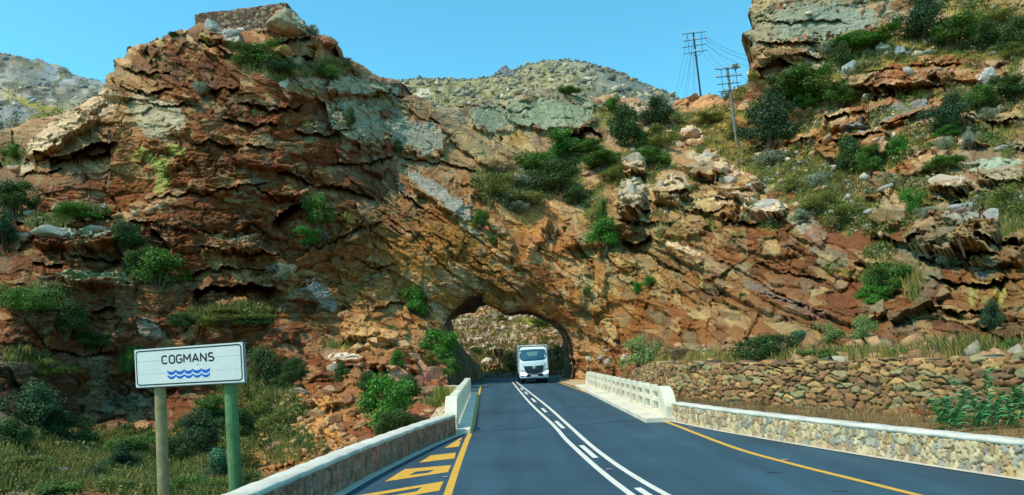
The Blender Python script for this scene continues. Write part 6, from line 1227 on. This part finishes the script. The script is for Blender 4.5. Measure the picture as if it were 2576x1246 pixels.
# low leafy scrub
def scrub(name, pts, sz, seed, cols, label, per=34, leaf=0.2):
    r_ = np.random.default_rng(seed); P = np.repeat(np.array(pts), per, 0); S_ = np.repeat(np.array(sz), per); n = len(P); d = r_.normal(size=(n, 3)); d /= np.linalg.norm(d, axis=1)[:, None]
    P = P+d*(S_*r_.uniform(0.5, 1, n))[:, None]*np.array([1, 1, 0.7])+np.array([0, 0, 1])*(S_*0.35)[:, None]; P[:, 1] -= S_*0.3
    nr = d+r_.normal(size=(n, 3))*0.6; nr /= np.linalg.norm(nr, axis=1)[:, None]; t = np.cross(nr, r_.normal(size=(n, 3))); t /= np.linalg.norm(t, axis=1)[:, None]; b_ = np.cross(nr, t); s_ = (S_*leaf*r_.uniform(0.6, 1.4, n))[:, None]
    V = np.stack([P-t*s_, P-b_*s_*.6, P+t*s_, P+b_*s_*.6], 1).reshape(-1, 3); cl_ = np.array([lin(c) for c in cols]); c_ = cl_[np.repeat(r_.integers(0, len(cl_), len(pts)), per)]*r_.uniform(0.65, 1.35, n)[:, None]
    o = link(name, npmesh(name, V, np.arange(4*n).reshape(n, 4), np.clip(np.repeat(c_, 4, 0), .004, .9)), LEAF); tag(o, label, 'scrub', kind='stuff')
ps = sample(gw, 1700, 21, right & (VV < 900)); ps = ps[ps[:, 1] > 29]; scrub('low_scrub', ps, rng.uniform(0.25, 0.6, len(ps)), 22, [(96,104,48),(76,96,42),(120,120,62),(140,140,110),(110,92,60)], 'low olive and grey scrub between the rocks of the right slopes')
ps = sample(gw, 1300, 23, ~right); psn = ps[ps[:, 1] < 27]; ps = ps[ps[:, 1] >= 27]; scrub('gully_scrub', psn, rng.uniform(0.1, 0.42, len(psn)), 26, [(90,106,48),(64,90,42),(118,120,56),(140,132,70),(58,82,44)], 'fine-leaved green scrub at the bottom of the picture around the sign posts', per=150, leaf=0.085)
scrub('low_scrub', ps, rng.uniform(0.15, 0.5, len(ps)), 24, [(84,100,44),(64,88,40),(110,112,52),(52,80,40)], 'low green scrub on the left cliff ledges and in the gully')

# ------------------------------------------------------------------ loose rocks (uncountable)
def rubble(name, pts, sz, seed, cols, label, sink=0.25, flat=0.7):
    r_ = np.random.default_rng(seed); bm = bmesh.new(); bmesh.ops.create_icosphere(bm, subdivisions=1, radius=1); B0 = np.array([v.co[:] for v in bm.verts]); F0 = np.array([[v.index for v in f.verts] for f in bm.faces]); bm.free()
    n = len(pts); V = []; cols_ = []; cl_ = np.array([lin(c) for c in cols])
    for i in range(n):
        sc_ = sz[i]*np.array([r_.uniform(.8, 1.5), r_.uniform(.7, 1.2), flat*r_.uniform(.7, 1.4)]); N = r_.normal(size=(6, 3))*np.array([1, 1, .7]); N /= np.linalg.norm(N, axis=1)[:, None]
        dot = B0 @ N.T; rad = np.where(dot > 0.05, r_.uniform(.42, .85, 6)[None]/np.maximum(dot, .05), 9).min(1); b = B0*np.minimum(rad, 1.35)[:, None]
        a = r_.uniform(0, 6.28); ti = r_.uniform(-.4, .4); b = b*sc_; b = np.stack([b[:, 0]*math.cos(a)-b[:, 1]*math.sin(a), b[:, 0]*math.sin(a)+b[:, 1]*math.cos(a), b[:, 2]+ti*b[:, 0]], 1)
        V.append(b+pts[i]+np.array([0, -0.2*sz[i], sz[i]*flat*(0.5-sink)])); cols_.append(np.repeat(cl_[r_.integers(len(cl_))][None]*r_.uniform(.75, 1.2), len(B0), 0))
    Fq = (F0[None]+(np.arange(n)*len(B0))[:, None, None]).reshape(-1, 3)
    tag(link(name, npmesh(name, np.concatenate(V), Fq, np.clip(np.concatenate(cols_), .004, .9)), BOULD), label, 'rocks', kind='stuff')
def pick(PP, KK, n, seed, wfun=None, us=None, vs=None):
    r_ = np.random.default_rng(seed); U2, V2 = np.meshgrid(us, vs); w_ = KK.astype(float); 
    if wfun is not None: w_ = w_*wfun(U2, V2)
    ids = r_.choice(w_.size, n, p=(w_/w_.sum()).ravel()); return PP.reshape(-1, 3)[ids]
def clump(s_, sc_=24, lo=-0.1): return lambda a, b: 0.12+sstep(lo, lo+0.3, fbm(a/sc_, b/sc_*1.6, s_, 3))
HC_ = [(178,158,126),(160,142,112),(152,142,122),(126,122,110),(188,172,146),(110,108,100)]
p_ = pick(HP, HK, 1700, 31, lambda a, b: clump(41)(a, b)*(b < 330), HUS, HVS); rubble('hill_rocks', p_, np.random.default_rng(32).uniform(.1, 1.0, 1700)**3*1.0+.10, 33, HC_, 'pale boulders scattered over the central hill')
p_ = pick(HP, HK, 500, 34, lambda a, b: (segdist(a, b, TOPC) < 5).astype(float), HUS, HVS); rubble('hill_rocks', p_, np.random.default_rng(35).uniform(.15, .5, 500), 36, [(120,124,124),(150,150,140),(100,104,100)], 'dark rocks along the skyline of the central hill')
p_ = pick(HP, HK, 260, 37, lambda a, b: np.exp(-((a-1272)/12)**2-((b-180)/8)**2), HUS, HVS); rubble('hill_rocks', p_, np.random.default_rng(38).uniform(.3, .8, 260), 39, [(110,116,118),(130,134,132)], 'dark rock pile on the shoulder of the central hill')
p_ = pick(FP, FK, 700, 41, lambda a, b: clump(43)(a, b), FUS, FVS); rubble('hill_rocks', p_, np.random.default_rng(42).uniform(.1, 1.0, 700)**3*.75+.10, 43, [(150,150,146),(166,162,150),(124,126,124),(186,176,156),(140,140,134)], 'blue-grey rocks covering the far left hill')
p_ = pick(EP, EK, 900, 44, lambda a, b: clump(45, 30)(a, b)*(b < 925), EUS, EVS); rubble('slope_rocks', p_, np.random.default_rng(46).uniform(.1, 1.0, 900)**2.6*.5+.08, 47, [(204,184,164),(186,160,140),(170,150,134),(206,200,190),(160,120,96)], 'pale rocks on the far slope seen through the arch')
def hsc(PP, KK, us_, vs_, n, seed, nm, lb, szr=(.3, .9), f=None):
    q_ = pick(PP, KK, n, seed, f, us_, vs_); scrub(nm, q_, np.random.default_rng(seed).uniform(*szr, n), seed+1, [(92,100,54),(112,112,62),(76,86,46),(128,122,72)], lb, per=16)
hsc(HP, HK, HUS, HVS, 1800, 51, 'hill_scrub', 'olive scrub between the boulders of the central hill'); hsc(FP, FK, FUS, FVS, 800, 53, 'hill_scrub', 'olive scrub between the rocks of the far left hill', f=clump(55, 30, 0.0))
hsc(EP, EK, EUS, EVS, 900, 56, 'slope_shrubs', 'olive shrubs over the far slope seen through the arch', (.3, .8))
rr = ((UU > 1560) & (VV < 640)).astype(float)*(0.1+GM*(GM < 0.95)); p_ = sample(rr, 650, 61); rubble('loose_rocks', p_, np.random.default_rng(62).uniform(.05, 1, 650)**3*.42+.07, 63, [(190,160,126),(170,140,110),(160,156,144),(160,110,76),(200,184,160)], 'loose rocks among the grass of the right slope')
rr = np.exp(-((UU-760)/70)**2-((VV-1075)/70)**2)+0.5*np.exp(-((UU-960)/90)**2-((VV-1060)/60)**2)+0.3*np.exp(-((UU-180)/120)**2-((VV-1170)/50)**2); p_ = sample(rr, 1500, 64); rubble('loose_rocks', p_, np.random.default_rng(65).uniform(.05, 1, 1500)**4*.17+.025, 66, [(190,146,96),(170,124,80),(200,160,112),(150,104,70)], 'orange stones and rubble on the earth slope right of the sign')
rr = ((abs(VV-900) < 30) & (UU > 1400)).astype(float)+((VV > 520) & (VV < 560) & (UU < 420)); p_ = sample(rr, 500, 67); rubble('loose_rocks', p_, np.random.default_rng(68).uniform(.05, 1, 500)**2*.35+.05, 69, [(180,140,100),(160,120,84),(170,160,140)], 'small fallen stones at the foot of the cliffs')
